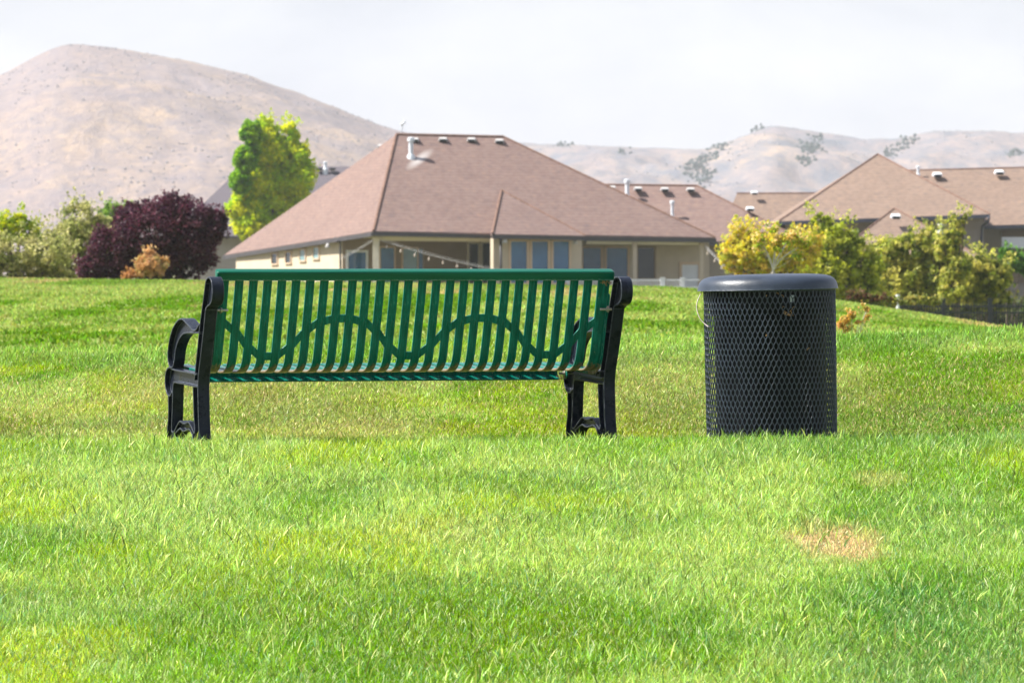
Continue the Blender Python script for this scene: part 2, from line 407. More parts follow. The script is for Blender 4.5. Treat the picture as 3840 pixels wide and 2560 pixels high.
def blades(name, x, y, h, w, lean, col, mat, label, base_shade=.55):
    n=len(x); z=terrain(x,y)-.004
    fa=RNG.uniform(0,2*math.pi,n)          # facing
    # leaning direction: random with a slight common trend
    la=RNG.uniform(0,2*math.pi,n)
    lx=np.cos(la)*lean*h; ly=np.sin(la)*lean*h
    zh=h*np.sqrt(np.maximum(.08,1-np.minimum(lean,.95)**2))
    dx=np.cos(fa)*w/2; dy=np.sin(fa)*w/2
    V=np.empty((n,7,3))
    def P(i,sx,t,bow,wf):
        V[:,i,0]=x+lx*bow+sx*dx*wf; V[:,i,1]=y+ly*bow+sx*dy*wf; V[:,i,2]=z+zh*t
    P(0,-1,0,0,.8);P(1,1,0,0,.8)
    P(2,-1,.42,.22,1.0);P(3,1,.42,.22,1.0)
    P(4,-1,.78,.6,.72);P(5,1,.78,.6,.72)
    P(6,0,1,1,0)
    C=np.ones((n,7,4)); C[:,:,:3]=col[:,None,:]
    C[:,0:2,:3]*=base_shade  # shade low between the blades is painted into their bases
    if base_shade<1: C[:,0:2,0]+=.03; 
    b=(np.arange(n)*7)[:,None]
    tri=np.array([[0,1,3],[0,3,2],[2,3,5],[2,5,4],[4,5,6]])
    T=(b[:,:,None]+tri[None,:,:].reshape(1,5,3)).reshape(-1,3)
    me=bpy.data.meshes.new(name)
    nv=n*7; nf=len(T)
    me.vertices.add(nv); me.vertices.foreach_set('co',V.ravel())
    me.loops.add(nf*3); me.loops.foreach_set('vertex_index',T.ravel().astype(np.int32))
    me.polygons.add(nf); me.polygons.foreach_set('loop_start',np.arange(0,nf*3,3,dtype=np.int32))
    me.update(calc_edges=True)
    me.polygons.foreach_set('use_smooth',np.ones(nf,dtype=bool))
    ca=me.color_attributes.new('Col','FLOAT_COLOR','POINT'); ca.data.foreach_set('color',C.ravel())
    o=link(name,me,mat); tag(o,label,'grass',kind='stuff'); return o
def scatter(n,y0,y1,mx=.108,ex=.35):
    y=RNG.uniform(y0,y1,int(n*1.0)); wmax=y1*mx+ex
    x=RNG.uniform(-wmax,wmax,len(y)); k=np.abs(x)<y*mx+ex
    return x[k],y[k]
def vary(c,n,s=.22):
    v=np.exp(RNG.normal(0,s,(n,1))); hue=RNG.normal(0,.10,(n,3)); return np.clip(c*v*(1+hue),.004,.85)
GS=1.0
def build_grass():
    X=[];Y=[];H=[];W=[];L=[];C=[]
    def put(x,y,h,w,l,c): X.append(x);Y.append(y);H.append(h);W.append(w);L.append(l);C.append(c)
    # foreground and crest
    x,y=scatter(1050000*GS,16.4,26.3); n=len(x)
    hf=.75+.55*fbm(x*1.6,y*1.0,15,3)
    crest=np.clip((y-24.2)/1.2,0,1)
    h=RNG.gamma(6,.0049,n)*hf*(1+.12*crest)
    c=vary(patch_cols(x,y),n,.36)
    # pale blades and dead straw among the green ones
    r=RNG.uniform(0,1,n)
    k=r<.08; c[k]=np.array([.60,.72,.30])*np.exp(RNG.normal(0,.2,(k.sum(),1)))
    k=(r>.20)&(r<.245); c[k]=np.array([.60,.52,.22])*np.exp(RNG.normal(0,.2,(k.sum(),1))); h[k]*=.62
    k=(r>.93); c[k]=np.array([.18,.38,.16])*np.exp(RNG.normal(0,.2,(k.sum(),1)))
    brown=np.sqrt(((x-1.28)/.17)**2+((y-21.85)/.55)**2)+1.3*(fbm(x*9,y*3,83,3)-.5)+RNG.normal(0,.22,n)<.85
    kb=brown&(RNG.uniform(0,1,n)<.5); c[kb]=np.array([.80,.58,.33])*np.exp(RNG.normal(0,.3,(kb.sum(),1)))
    h[brown]*=.6
    put(x,y,h,RNG.uniform(.0020,.0043,n),RNG.beta(3,2.0,n)*.98,c)
    # long broad blades
    x,y=scatter(20000*GS,16.4,26.2); n=len(x)
    kk=fbm(x*1.2+40,y*.9,3,3)+RNG.uniform(-.12,.12,n)>.47; x=x[kk];y=y[kk];n=len(x)
    put(x,y,RNG.uniform(.045,.095,n),RNG.uniform(.004,.0070,n),RNG.beta(3,2,n)*.97,vary(np.tile([.34,.49,.11],(n,1)),n,.5))
    # past the bench, shorter and drier
    x,y=scatter(620000*GS,26.3,37.5); n=len(x)
    c=vary(patch_cols(x,y)*.88,n,.34); h=RNG.gamma(7,.0038,n)
    r=RNG.uniform(0,1,n); zone=np.clip((33.5-y)/2,0,1)
    k=r<.03+.08*zone; c[k]=np.array([.56,.46,.20])*np.exp(RNG.normal(0,.22,(k.sum(),1)))
    k=(r>.95); c[k]=np.array([.38,.50,.12])*np.exp(RNG.normal(0,.2,(k.sum(),1)))
    put(x,y,h,RNG.uniform(.003,.0062,n),RNG.beta(3.2,1.8,n)*.98,c)
    x,y=scatter(9000*GS,33.0,37.0); n=len(x)
    put(x,y,RNG.uniform(.04,.085,n),RNG.uniform(.004,.007,n),RNG.beta(2,2.2,n)*.9,vary(np.tile([.24,.42,.07],(n,1)),n,.3))
    # far lawn
    x,y=scatter(260000*GS,50,131,mx=.112,ex=1.0); n=len(x)
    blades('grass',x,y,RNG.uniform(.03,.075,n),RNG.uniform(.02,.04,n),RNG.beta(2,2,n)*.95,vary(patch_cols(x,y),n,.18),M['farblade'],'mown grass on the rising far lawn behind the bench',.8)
    x=np.concatenate(X);y=np.concatenate(Y)
    # keep blades out of the bin and the feet of the bench
    keep=np.hypot(x-BINX,y-BINY)>.318
    f=lambda a: np.concatenate(a)[keep] if np.concatenate(a).ndim==1 else np.concatenate(a)[keep,:]
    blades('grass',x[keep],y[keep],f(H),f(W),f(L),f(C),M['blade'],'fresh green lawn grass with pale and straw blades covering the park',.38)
BINX,BINY=(2894.8-1920)/F*26.3,26.3
build_grass()

# ------------------------------------------------------------------ bench
TH=math.radians(19)
bench=empty('park_bench',(-1.4613,25.9,0),TH)
tag(bench,'green slatted metal bench with black scrolled end frames, seen from behind on the lawn','bench')
def crom(pts, sub=4, closed=False):
    P=[Vector(p) for p in pts]; out=[]; n=len(P)
    rng=range(n if closed else n-1)
    for i in rng:
        p0=P[(i-1)%n] if (closed or i>0) else P[0]*2-P[1]
        p1=P[i]; p2=P[(i+1)%n]
        p3=P[(i+2)%n] if (closed or i+2<n) else P[-1]*2-P[-2]
        for k in range(sub):
            t=k/sub
            out.append(.5*((2*p1)+(-p0+p2)*t+(2*p0-5*p1+4*p2-p3)*t*t+(-p0+3*p1-3*p2+p3)*t**3))
    if not closed: out.append(P[-1])
    return out
def ribbon(mb, pts, u0, u1, th, closed=False):
    """flat bar following (v,w) points, spanning u0..u1, thickness th centred on the line"""
    n=len(pts); nor=[]
    for i in range(n):
        a=pts[(i-1)%n] if (closed or i>0) else pts[i]; b=pts[(i+1)%n] if (closed or i<n-1) else pts[i]
        t=(Vector(b)-Vector(a)).normalized(); nor.append(Vector((-t.y,t.x)))
    vs=[]
    for p,m in zip(pts,nor):
        a=Vector(p)+m*th/2; b=Vector(p)-m*th/2
        vs += [(u0,a.x,a.y),(u1,a.x,a.y),(u1,b.x,b.y),(u0,b.x,b.y)]
    fs=[]
    for i in range(n if closed else n-1):
        j=(i+1)%n
        for k in range(4): fs.append((i*4+k,i*4+(k+1)%4,j*4+(k+1)%4,j*4+k))
    if not closed: fs += [(0,1,2,3),((n-1)*4+3,(n-1)*4+2,(n-1)*4+1,(n-1)*4)]
    mb.add(vs,fs)
def plate(mb, poly, u0, u1):
    """polygon in (v,w) extruded over u"""
    mb.hexa([(u0,p[0],p[1]) for p in poly],[(u1,p[0],p[1]) for p in poly])
def band_plate(mb, A, B, u0, u1):
    """solid plate between two polylines with equal counts"""
    n=len(A); vs=[]
    for a,b in zip(A,B): vs += [(u0,a[0],a[1]),(u1,a[0],a[1]),(u1,b[0],b[1]),(u0,b[0],b[1])]
    fs=[]
    for i in range(n-1):
        for k in range(4): fs.append((i*4+k,i*4+(k+1)%4,(i+1)*4+(k+1)%4,(i+1)*4+k))
    fs += [(0,1,2,3),((n-1)*4+3,(n-1)*4+2,(n-1)*4+1,(n-1)*4)]
    mb.add(vs,fs)
def resample(pts,n):
    P=[Vector(p) for p in pts]; L=[0]
    for a,b in zip(P,P[1:]): L.append(L[-1]+(b-a).length)
    out=[]
    for k in range(n):
        s=L[-1]*k/(n-1); i=0
        while i<len(L)-2 and L[i+1]<s: i+=1
        t=(s-L[i])/max(1e-9,L[i+1]-L[i]); out.append(P[i].lerp(P[i+1],t))
    return out
def end_frame(u):
    mb=MB(); W=.057; a,b=u,u+W; T=.0075
    rear=[(-.004,-.06),(.002,.01),(.015,.086),(.022,.174),(.025,.238),(.012,.305),(-.03,.400),(-.072,.505),(-.098,.577),(-.107,.603)]
    scroll=[(-.107,.603),(-.139,.617),(-.182,.627),(-.212,.647),(-.222,.678),(-.218,.712),(-.200,.737),(-.165,.750),(-.129,.743),(-.103,.724)]
    front=[(-.103,.724),(-.066,.645),(-.030,.574),(-.004,.516),(.040,.397),(.075,.301),(.088,.27)]
    R=crom(rear,4); S=crom(scroll,5); Fr=crom(front,4)
    ribbon(mb,R,a,b,T); ribbon(mb,S,a-.0004,b+.0004,T); ribbon(mb,Fr,a+.0004,b-.0004,T)
    # leg opening with the double-humped stretcher
    op=[(.044,.239),(.080,.240),(.109,.232),(.104,.17),(.098,.113),(.088,.06),(.080,.030),(.090,.022),(.109,.027),(.152,.052),(.196,.070),(.240,.063),(.290,.061),(.339,.070),(.394,.046),(.44,.020),(.470,.014),(.488,.026),(.482,.07),(.477,.103),(.470,.19),(.462,.235),(.44,.253)]
    O=crom(op,3); ribbon(mb,O,a+.0008,b-.0008,T)
    ribbon(mb,crom([(.445,.2535),(.3,.249),(.15,.243),(.030,.239)],2),a-.0008,b+.0008,T)
    low=[(.10,-.05),(.112,.0),(.135,.022),(.174,.037),(.218,.032),(.262,.026),(.295,.028),(.328,.036),(.372,.026),(.41,.012),(.44,-.012),(.452,-.05)]
    LO=crom(low,3); ribbon(mb,LO,a-.0012,b+.0012,T)
    # bracket top, bulge and front leg
    ribbon(mb,crom([(.500,.3155),(.4,.309),(.2,.302),(.055,.297)],2),a+.0012,b-.0012,T)
    bul=[(.480,.322),(.520,.3215),(.552,.315),(.580,.298),(.594,.268),(.593,.240),(.578,.211),(.553,.193),(.522,.187),(.494,.192),(.474,.206)]
    BU=crom(bul,3); ribbon(mb,BU,a-.0016,b+.0016,T)
    fl=[(.549,.192),(.547,.15),(.546,.102),(.552,.065),(.562,.041),(.572,-.010),(.576,-.06)]
    FL=crom(fl,3); ribbon(mb,FL,a+.0016,b-.0016,T)
    # armrest
    ao=[(.477,.322),(.505,.324),(.528,.336),(.543,.360),(.545,.385),(.538,.410),(.514,.452),(.468,.499),(.430,.521),(.395,.536),(.355,.548),(.320,.553),(.290,.5525),(.262,.547),(.217,.534),(.180,.523),(.146,.513),(.118,.504),(.093,.501),(.068,.502),(.045,.508),(.014,.523),(-.006,.533)]
    ai=[(.472,.324),(.458,.337),(.445,.354),(.434,.378),(.423,.403),(.400,.430),(.369,.452),(.345,.465),(.324,.473),(.298,.482),(.270,.487),(.21,.490),(.146,.491),(.06,.491),(.000,.491)]
    AO=crom(ao,3); AI=crom(ai,3)
    ribbon(mb,AO,a-.0020,b+.0020,T); ribbon(mb,AI,a+.0020,b-.0020,T)
    # web plates behind the flanges, each a touch different in thickness
    m=u+W/2
    up=resample(R,24); uf=resample([(.080,-.06),(.080,.030),(.098,.113),(.109,.232),(.088,.27),(.075,.301),(.040,.397),(-.004,.516),(-.040,.594)],24)
    band_plate(mb,up,uf,m-.0040,m+.0040)
    sc=[(-.040,.594),(-.107,.603)]+[tuple(p) for p in S[1:]]+[(-.066,.645)]
    plate(mb,sc,m-.0044,m+.0044)
    band_plate(mb,resample(AO[:-3],36),resample(AI[:-2],36),m-.0048,m+.0048)
    plate(mb,[(.05,.296),(.2,.302),(.4,.309),(.500,.3155),(.552,.315),(.580,.298),(.594,.262),(.585,.22),(.553,.193),(.522,.187),(.474,.206),(.462,.235),(.445,.2535),(.3,.249),(.15,.243),(.040,.239)],m-.0052,m+.0052)
    band_plate(mb,resample(FL,14),resample([(.474,.206),(.477,.103),(.485,.04),(.487,.02),(.455,-.05)],14),m-.0056,m+.0056)
    band_plate(mb,resample([(.080,.030),(.109,.027),(.152,.052),(.196,.070),(.240,.063),(.290,.061),(.339,.070),(.394,.046),(.44,.020),(.470,.014)],30),resample(LO[2:-2],30),m-.0060,m+.0060)
    # feet
    mb.box(a-.004,b+.004,-.03,.10,-.066,-.055); mb.box(a-.004,b+.004,.45,.60,-.066,-.055)
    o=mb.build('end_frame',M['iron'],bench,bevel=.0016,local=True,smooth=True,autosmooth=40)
    return o
end_frame(0.0); end_frame(2.0190)
PROF=[(-.098,.742),(-.078,.675),(-.060,.615),(-.029,.520),(.004,.420),(.018,.380),(.036,.350),(.062,.327),(.095,.312),(.130,.306),(.17,.305),(.24,.308),(.34,.313),(.45,.320),(.55,.328),(.585,.330),(.607,.326),(.624,.314),(.631,.298)]
PR=crom(PROF,3)
def slat_solid(mb,u0,u1,prof,th,r=.0028):
    """rounded flat bar: 8-gon section swept along the profile"""
    n=len(prof); base=len(mb.v)
    for i,p in enumerate(prof):
        a=Vector(prof[max(0,i-1)]); b=Vector(prof[min(n-1,i+1)]); t=(b-a).normalized(); m=Vector((-t.y,t.x)); p=Vector(p)
        for (uu,hh) in ((u0+r,th/2),(u1-r,th/2),(u1,th/2-r),(u1,-th/2+r),(u1-r,-th/2),(u0+r,-th/2),(u0,-th/2+r),(u0,th/2-r)):
            q=p+m*hh; mb.v.append((uu,q.x,q.y))
    for i in range(n-1):
        for k in range(8): mb.f.append((base+i*8+k,base+i*8+(k+1)%8,base+(i+1)*8+(k+1)%8,base+(i+1)*8+k)); mb.mi.append(0)
    mb.f.append(tuple(base+k for k in range(8))); mb.mi.append(0)
    mb.f.append(tuple(base+(n-1)*8+k for k in reversed(range(8)))); mb.mi.append(0)
PITCH=.06913; S0=.1475; SW=.0410
mb=MB(); slat_solid(mb,0,SW,PR,.0120)
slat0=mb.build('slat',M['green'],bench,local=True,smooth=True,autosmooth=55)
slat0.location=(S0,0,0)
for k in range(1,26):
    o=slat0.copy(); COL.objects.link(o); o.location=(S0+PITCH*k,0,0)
# wide end strips with a turned flange
def end_strip(u0,u1,uf,sgn):
    mb=MB(); slat_solid(mb,u0,u1,PR,.0110)
    cut=[p for p in PR if True][:-14]
    A=[];B=[]; n=len(cut)
    for i,p in enumerate(cut):
        a=Vector(cut[max(0,i-1)]); b=Vector(cut[min(n-1,i+1)]); t=(b-a).normalized(); m=Vector((t.y,-t.x))
        if i>2:
            lob=.008*math.exp(-((p[1]-.655)/.03)**2)+.012*math.exp(-((p[1]-.597)/.016)**2) if p[0]<0 else 0
            A.append(Vector(p)-m*.001); B.append(Vector(p)+m*(.022+lob)*(-1 if False else -1)*-1)
    band_plate(mb,A,B,uf,uf+.005)
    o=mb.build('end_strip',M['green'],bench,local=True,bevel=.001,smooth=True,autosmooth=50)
end_strip(.066,.1175,.0665,1); end_strip(1.9455,2.006,2.0005,-1)
# wave pattern bars cut in the same sheet
WK={0:.379,1:.398,2:.463,3:.526,4:.550,5:.558}
def wave_w(k):   # k in slat units; trough at 2.5
    d=abs(((k-2.5)+5)%10-5); i=min(int(d),4); t=d-i
    w=[WK[abs(j) if j>=0 else -j] if j<=5 else WK[10-j] for j in (i-1,i,i+1,i+2)]
    return .5*((2*w[1])+(-w[0]+w[2])*t+(2*w[0]-5*w[1]+4*w[2]-w[3])*t*t+(-w[0]+3*w[1]-3*w[2]+w[3])*t**3)
def prof_v(w):
    for a,b in zip(PR,PR[1:]):
        if a[1]>=w>=b[1]: 
            t=(a[1]-w)/(a[1]-b[1]); return a[0]+(b[0]-a[0])*t
    return PR[-1][0]
for g in range(-1,26):
    mb=MB()
    ul=S0+PITCH*g+SW-.003 if g>=0 else .1145
    ur=S0+PITCH*(g+1)+.003 if g<25 else 1.9485
    kl=g+.5-.32; kr=g+.5+.32
    wl=wave_w(kl); wr=wave_w(kr); sl=abs(wr-wl)/(ur-ul); hh=.0185*math.sqrt(1+(sl*.75)**2)
    rows=[]
    for (u,wc) in ((ul,wl),(ur,wr)):
        col=[]
        for j in range(5):
            w=wc-hh+2*hh*j/4; v=prof_v(w); col.append((u,v,w))
        rows.append(col)
    vs=[];fs=[]
    for off in (-.0036,.0036):
        for col in rows:
            for (u,v,w) in col: vs.append((u,v+off,w+off*.3))
    I=lambda o,c,j:o*10+c*5+j
    for j in range(4):
        fs.append((I(0,0,j),I(0,1,j),I(0,1,j+1),I(0,0,j+1))); fs.append((I(1,0,j),I(1,0,j+1),I(1,1,j+1),I(1,1,j)))
        for c in (0,1): fs.append((I(0,c,j),I(0,c,j+1),I(1,c,j+1),I(1,c,j)))
    for j in (0,4): fs.append((I(0,0,j),I(1,0,j),I(1,1,j),I(0,1,j)))
    mb.add(vs,fs)
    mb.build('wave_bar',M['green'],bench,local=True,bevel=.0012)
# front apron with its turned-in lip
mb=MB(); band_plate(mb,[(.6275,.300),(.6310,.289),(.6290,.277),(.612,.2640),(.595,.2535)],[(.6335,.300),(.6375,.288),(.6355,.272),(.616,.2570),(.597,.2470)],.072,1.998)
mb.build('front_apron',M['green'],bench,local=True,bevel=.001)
# top rail
def round_rail():
    mb=MB(); q=[Vector((-.131,.7765)),Vector((-.083,.7925)),Vector((-.071,.7500)),Vector((-.118,.7335))]
    c=sum(q,Vector((0,0)))/4; sec=[]
    for i,p in enumerate(q):
        a=(q[i-1]-p).normalized(); b=(q[(i+1)%4]-p).normalized(); r=.009 if i<2 else .003
        for k in range(5):
            t=k/4; p1=p+a*r; p2=p+b*r
            sec.append(p1*(1-t)**2+p*2*t*(1-t)+p2*t*t)
    us=[(.0535,.70),(.0545,.80),(.058,.90),(.064,.965),(.072,1.0),(2.003,1.0),(2.011,.965),(2.017,.90),(2.0205,.80),(2.0215,.70)]
    n=len(sec); vs=[]
    for u,s in us:
        for p in sec:
            d=p-c; vs.append((u,c.x+d.x*s,c.y+ (d.y*s if d.y>0 else d.y*(1-(1-s)*.4)) ))
    fs=[(i*n+k,i*n+(k+1)%n,(i+1)*n+(k+1)%n,(i+1)*n+k) for i in range(len(us)-1) for k in range(n)]
    fs += [tuple(range(n)),tuple((len(us)-1)*n+k for k in reversed(range(n)))]
    mb.add(vs,fs); mb.build('top_rail',M['rail'],bench,local=True,smooth=True,autosmooth=60)
round_rail()
def bolt(u0,u1,v,w,nut):
    mb=MB(); mb.tube([(u0,v,w),(u1,v,w)],.0062,10)
    s=1 if nut>u0 else -1
    mb.tube([(nut,v,w),(nut+(.009 if u1>u0 else -.009)*1,v,w)],.0125,6)
    mb.tube([(nut-.001,v,w),(nut-.001+(.003 if u1>u0 else -.003),v,w)],.016,14)
    mb.build('bolt',M['steel'],bench,local=True,bevel=.0008)
bolt(.060,.112,-.100,.597,.074); bolt(2.014,1.956,-.100,.597,1.998)
bolt(2.0,1.926,.405,.283,1.955); bolt(.06,.13,.405,.283,.085)
mb=MB(); 
for uu in (1.9555,):
    plate(mb,[(.375,.300),(.372,.275),(.385,.262),(.405,.256),(.425,.262),(.438,.275),(.435,.300)],uu,uu+.006)
mb.build('bolt_tab',M['green'],bench,local=True,bevel=.0008)
# dry grass caught on the bench
def wisps(name,pts,n,spread,ln,label,mat='straw',r=.0010):
    mb=MB()
    for c in pts:
        for i in range(n):
            p=Vector(c)+Vector([random.uniform(-1,1)*s for s in spread]); d=Vector([random.gauss(0,1) for _ in range(3)]).normalized()
            L=[p]; 
            for k in range(4):
                d=(d+Vector([random.gauss(0,.6) for _ in range(3)])).normalized(); L.append(L[-1]+d*ln/4*random.uniform(.6,1.3))
            mb.tube(L,r,4)
    o=mb.build(name,M[mat],None); tag(o,label,'dry grass',kind='stuff'); return o
bw=parent_matrix(bench)
wisps('dry_grass',[bw@Vector((1.94,.40,.262)),bw@Vector((1.93,.395,.268))],9,(.010,.006,.006),.022,'orange tuft of dry grass snagged on the lower bench bolt')
wisps('dry_grass',[bw@Vector((2.000,-.10,.724)),bw@Vector((1.985,-.10,.727)),bw@Vector((1.97,-.10,.728))],14,(.012,.008,.004),.018,'brown dry debris packed under the right end of the bench rail')

# ------------------------------------------------------------------ litter bin
bn=empty('litter_bin',(BINX,BINY,0),0); bn.rotation_euler=(math.radians(.0),math.radians(-1.0),0)
tag(bn,'round black mesh litter bin with a solid domed lid standing on the lawn','litter bin')
def bin_mesh():
    cols=80; P=.0540; rt=.3105; rb=.3065; z0=-.045; z1=.690
    per=12; nz=int((z1-z0)/P*per)+1
    zs=np.linspace(z0,z1,nz); rad=rb+(rt-rb)*(zs-z0)/(z1-z0)
    prof=[(1,0),(.5,.87),(-.5,.87),(-1,0),(-.5,-.87),(.5,-.87)]
    V=[];Fq=[]; base=0
    for k in range(cols*2):
        p=2*math.pi/cols
        s=1 if k%2==0 else -1
        ph=2*math.pi*(zs-z0)/P
        f=np.clip(1.28*np.sin(ph),-1,1)*.5+np.sin(ph)*.5
        ang=(k/2+.25)*p + s*f*p*.230
        jit=.0009*np.sin(k*7.3+zs*31)
        rr=rad+jit
        tw=.0029; rw=.0028
        for (a,b) in prof:
            r2=rr+b*rw+ (.0008*s*np.cos(ph)); an=ang+a*tw/rad
            V.append(np.stack([r2*np.cos(an),r2*np.sin(an),zs],1))
        i=np.arange(nz-1)
        for q in range(6):
            q2=(q+1)%6
            Fq.append(np.stack([base+q*nz+i,base+q2*nz+i,base+q2*nz+i+1,base+q*nz+i+1],1))
        base+=6*nz
    V=np.concatenate(V);Fq=np.concatenate(Fq)
    me=bpy.data.meshes.new('mesh_wall'); me.from_pydata(V.tolist(),[],Fq.tolist())
    link('mesh_wall',me,M['bin'],bn,smooth=True,local=True)
bin_mesh()
mb=MB()
for z,r in ((.692,.311),(-.045,.3065)):
    mb=MB(); mb.tube([(r*math.cos(a),r*math.sin(a),z) for a in np.linspace(0,2*math.pi,64,endpoint=False)],.006,8,closed=True)
    mb.build('hoop',M['bin'],bn,smooth=True,local=True)
mb=MB(); mb.lathe([(0,-.03),(.258,-.03),(.260,.0),(.265,.55),(.270,.556),(.270,.564),(.258,.564),(.256,.5),(.252,-.02),(0,-.02)],64)
mb.build('liner',M['liner'],bn,smooth=True,local=True,autosmooth=40)
mb=MB(); mb.lathe([(.292,.688),(.290,.60),(.276,.572),(.2705,.567),(.2675,.570),(.272,.575),(.286,.602),(.288,.688),(.292,.688)],64)
mb.build('liner_collar',M['liner'],bn,smooth=True,local=True,autosmooth=40)
lid=None
mb=MB(); mb.lathe([(0,.0745),(.10,.0740),(.18,.0725),(.245,.0690),(.275,.0655),(.298,.0590),(.314,.0490),(.3245,.036),(.330,.020),(.333,.004),(.3345,0),(.3305,-.002),(.326,.004),(.322,.018),(.314,.034),(.300,.046),(.27,.056),(.2,.062),(.1,.064),(0,.064)],96)
lid=mb.build('lid',M['lid'],bn,smooth=True,local=True,autosmooth=60)
lid.location=(-.008,0,.692); lid.rotation_euler=(math.radians(.15),math.radians(-.25),0)
def zb(zx,zy,yy): # image reading of the bin to local coordinates
    p=at(2540+zx*.4593,960+zy*.4593,BINY+yy); return (parent_matrix(bn).inverted()@p)
mb=MB(); mb.tube(crom([zb(200,283,-.03),zb(185,320,-.05),zb(165,365,-.07),zb(157,415,-.08),zb(165,460,-.09),zb(185,510,-.1),(zb(218,548,-.11)),zb(256,578,-.13)],5),.0020,8)
mb.build('wire_tether',M['wire'],bn,smooth=True,local=True)
mb=MB(); a0=-1.47; 
pts=[(.2985*math.cos(a0+t),.2985*math.sin(a0+t)) for t in np.linspace(.18,.25,6)]
mb.add([(x,y,z) for (x,y) in pts for z in (.632,.665)]+[(x*.994,y*.994,z) for (x,y) in pts for z in (.632,.665)],
 [(i*2,i*2+2,i*2+3,i*2+1) for i in range(5)]+[(12+i*2,12+i*2+1,12+i*2+3,12+i*2+2) for i in range(5)]+[(i*2+1,i*2+3,15+i*2,13+i*2) for i in range(5)]+[(i*2,12+i*2,14+i*2,i*2+2) for i in range(5)]+[(0,1,13,12),(10,22,23,11)])
mb.build('sticker',M['paper'],bn,local=True)
w1=[at(2540+x*.4593,960+y*.4593,BINY-.3) for x,y in ((890,455),(912,462),(900,470),(865,345),(722,628),(1080,742),(740,335),(800,295))]
for i,c in enumerate(w1[3:]): pass
wisps('dry_grass',w1[:3],3,(.010,.003,.006),.045,'curl of dry grass caught in the upper front of the bin mesh',r=.0009)
wisps('dry_grass',w1[3:],1,(.006,.003,.006),.022,'scattered straw bits hooked on the bin mesh',r=.0012)

# ------------------------------------------------------------------ foliage
def leaf_mesh(name, P, size, col, parent, mat, aspect=.55, up=0.0):
    n=len(P); P=np.asarray(P)
    nn=RNG.normal(0,1,(n,3))+np.array([-.55,0,.55]); nn/=np.linalg.norm(nn,axis=1,keepdims=True)
    a=RNG.normal(0,1,(n,3)); a-=nn*(a*nn).sum(1,keepdims=True); a/=np.linalg.norm(a,axis=1,keepdims=True)
    b=np.cross(nn,a)
    s=(size*RNG.uniform(.6,1.35,n))[:,None]
    V=np.stack([P-a*s*.5,P+b*s*aspect*.5,P+a*s*.5,P-b*s*aspect*.5],1).reshape(-1,3)
    idx=np.arange(n)[:,None]*4; T=np.concatenate([idx,idx+1,idx+2,idx+3],1)
    me=bpy.data.meshes.new(name)
    me.vertices.add(n*4); me.vertices.foreach_set('co',V.ravel())
    me.loops.add(n*4); me.loops.foreach_set('vertex_index',T.ravel().astype(np.int32))
    me.polygons.add(n); me.polygons.foreach_set('loop_start',np.arange(0,n*4,4,dtype=np.int32))
    me.update(calc_edges=True)
    C=np.ones((n,4,4)); C[:,:,:3]=col[:,None,:]
    ca=me.color_attributes.new('Col','FLOAT_COLOR','POINT'); ca.data.foreach_set('color',C.ravel())
    return link(name,me,mat,parent)
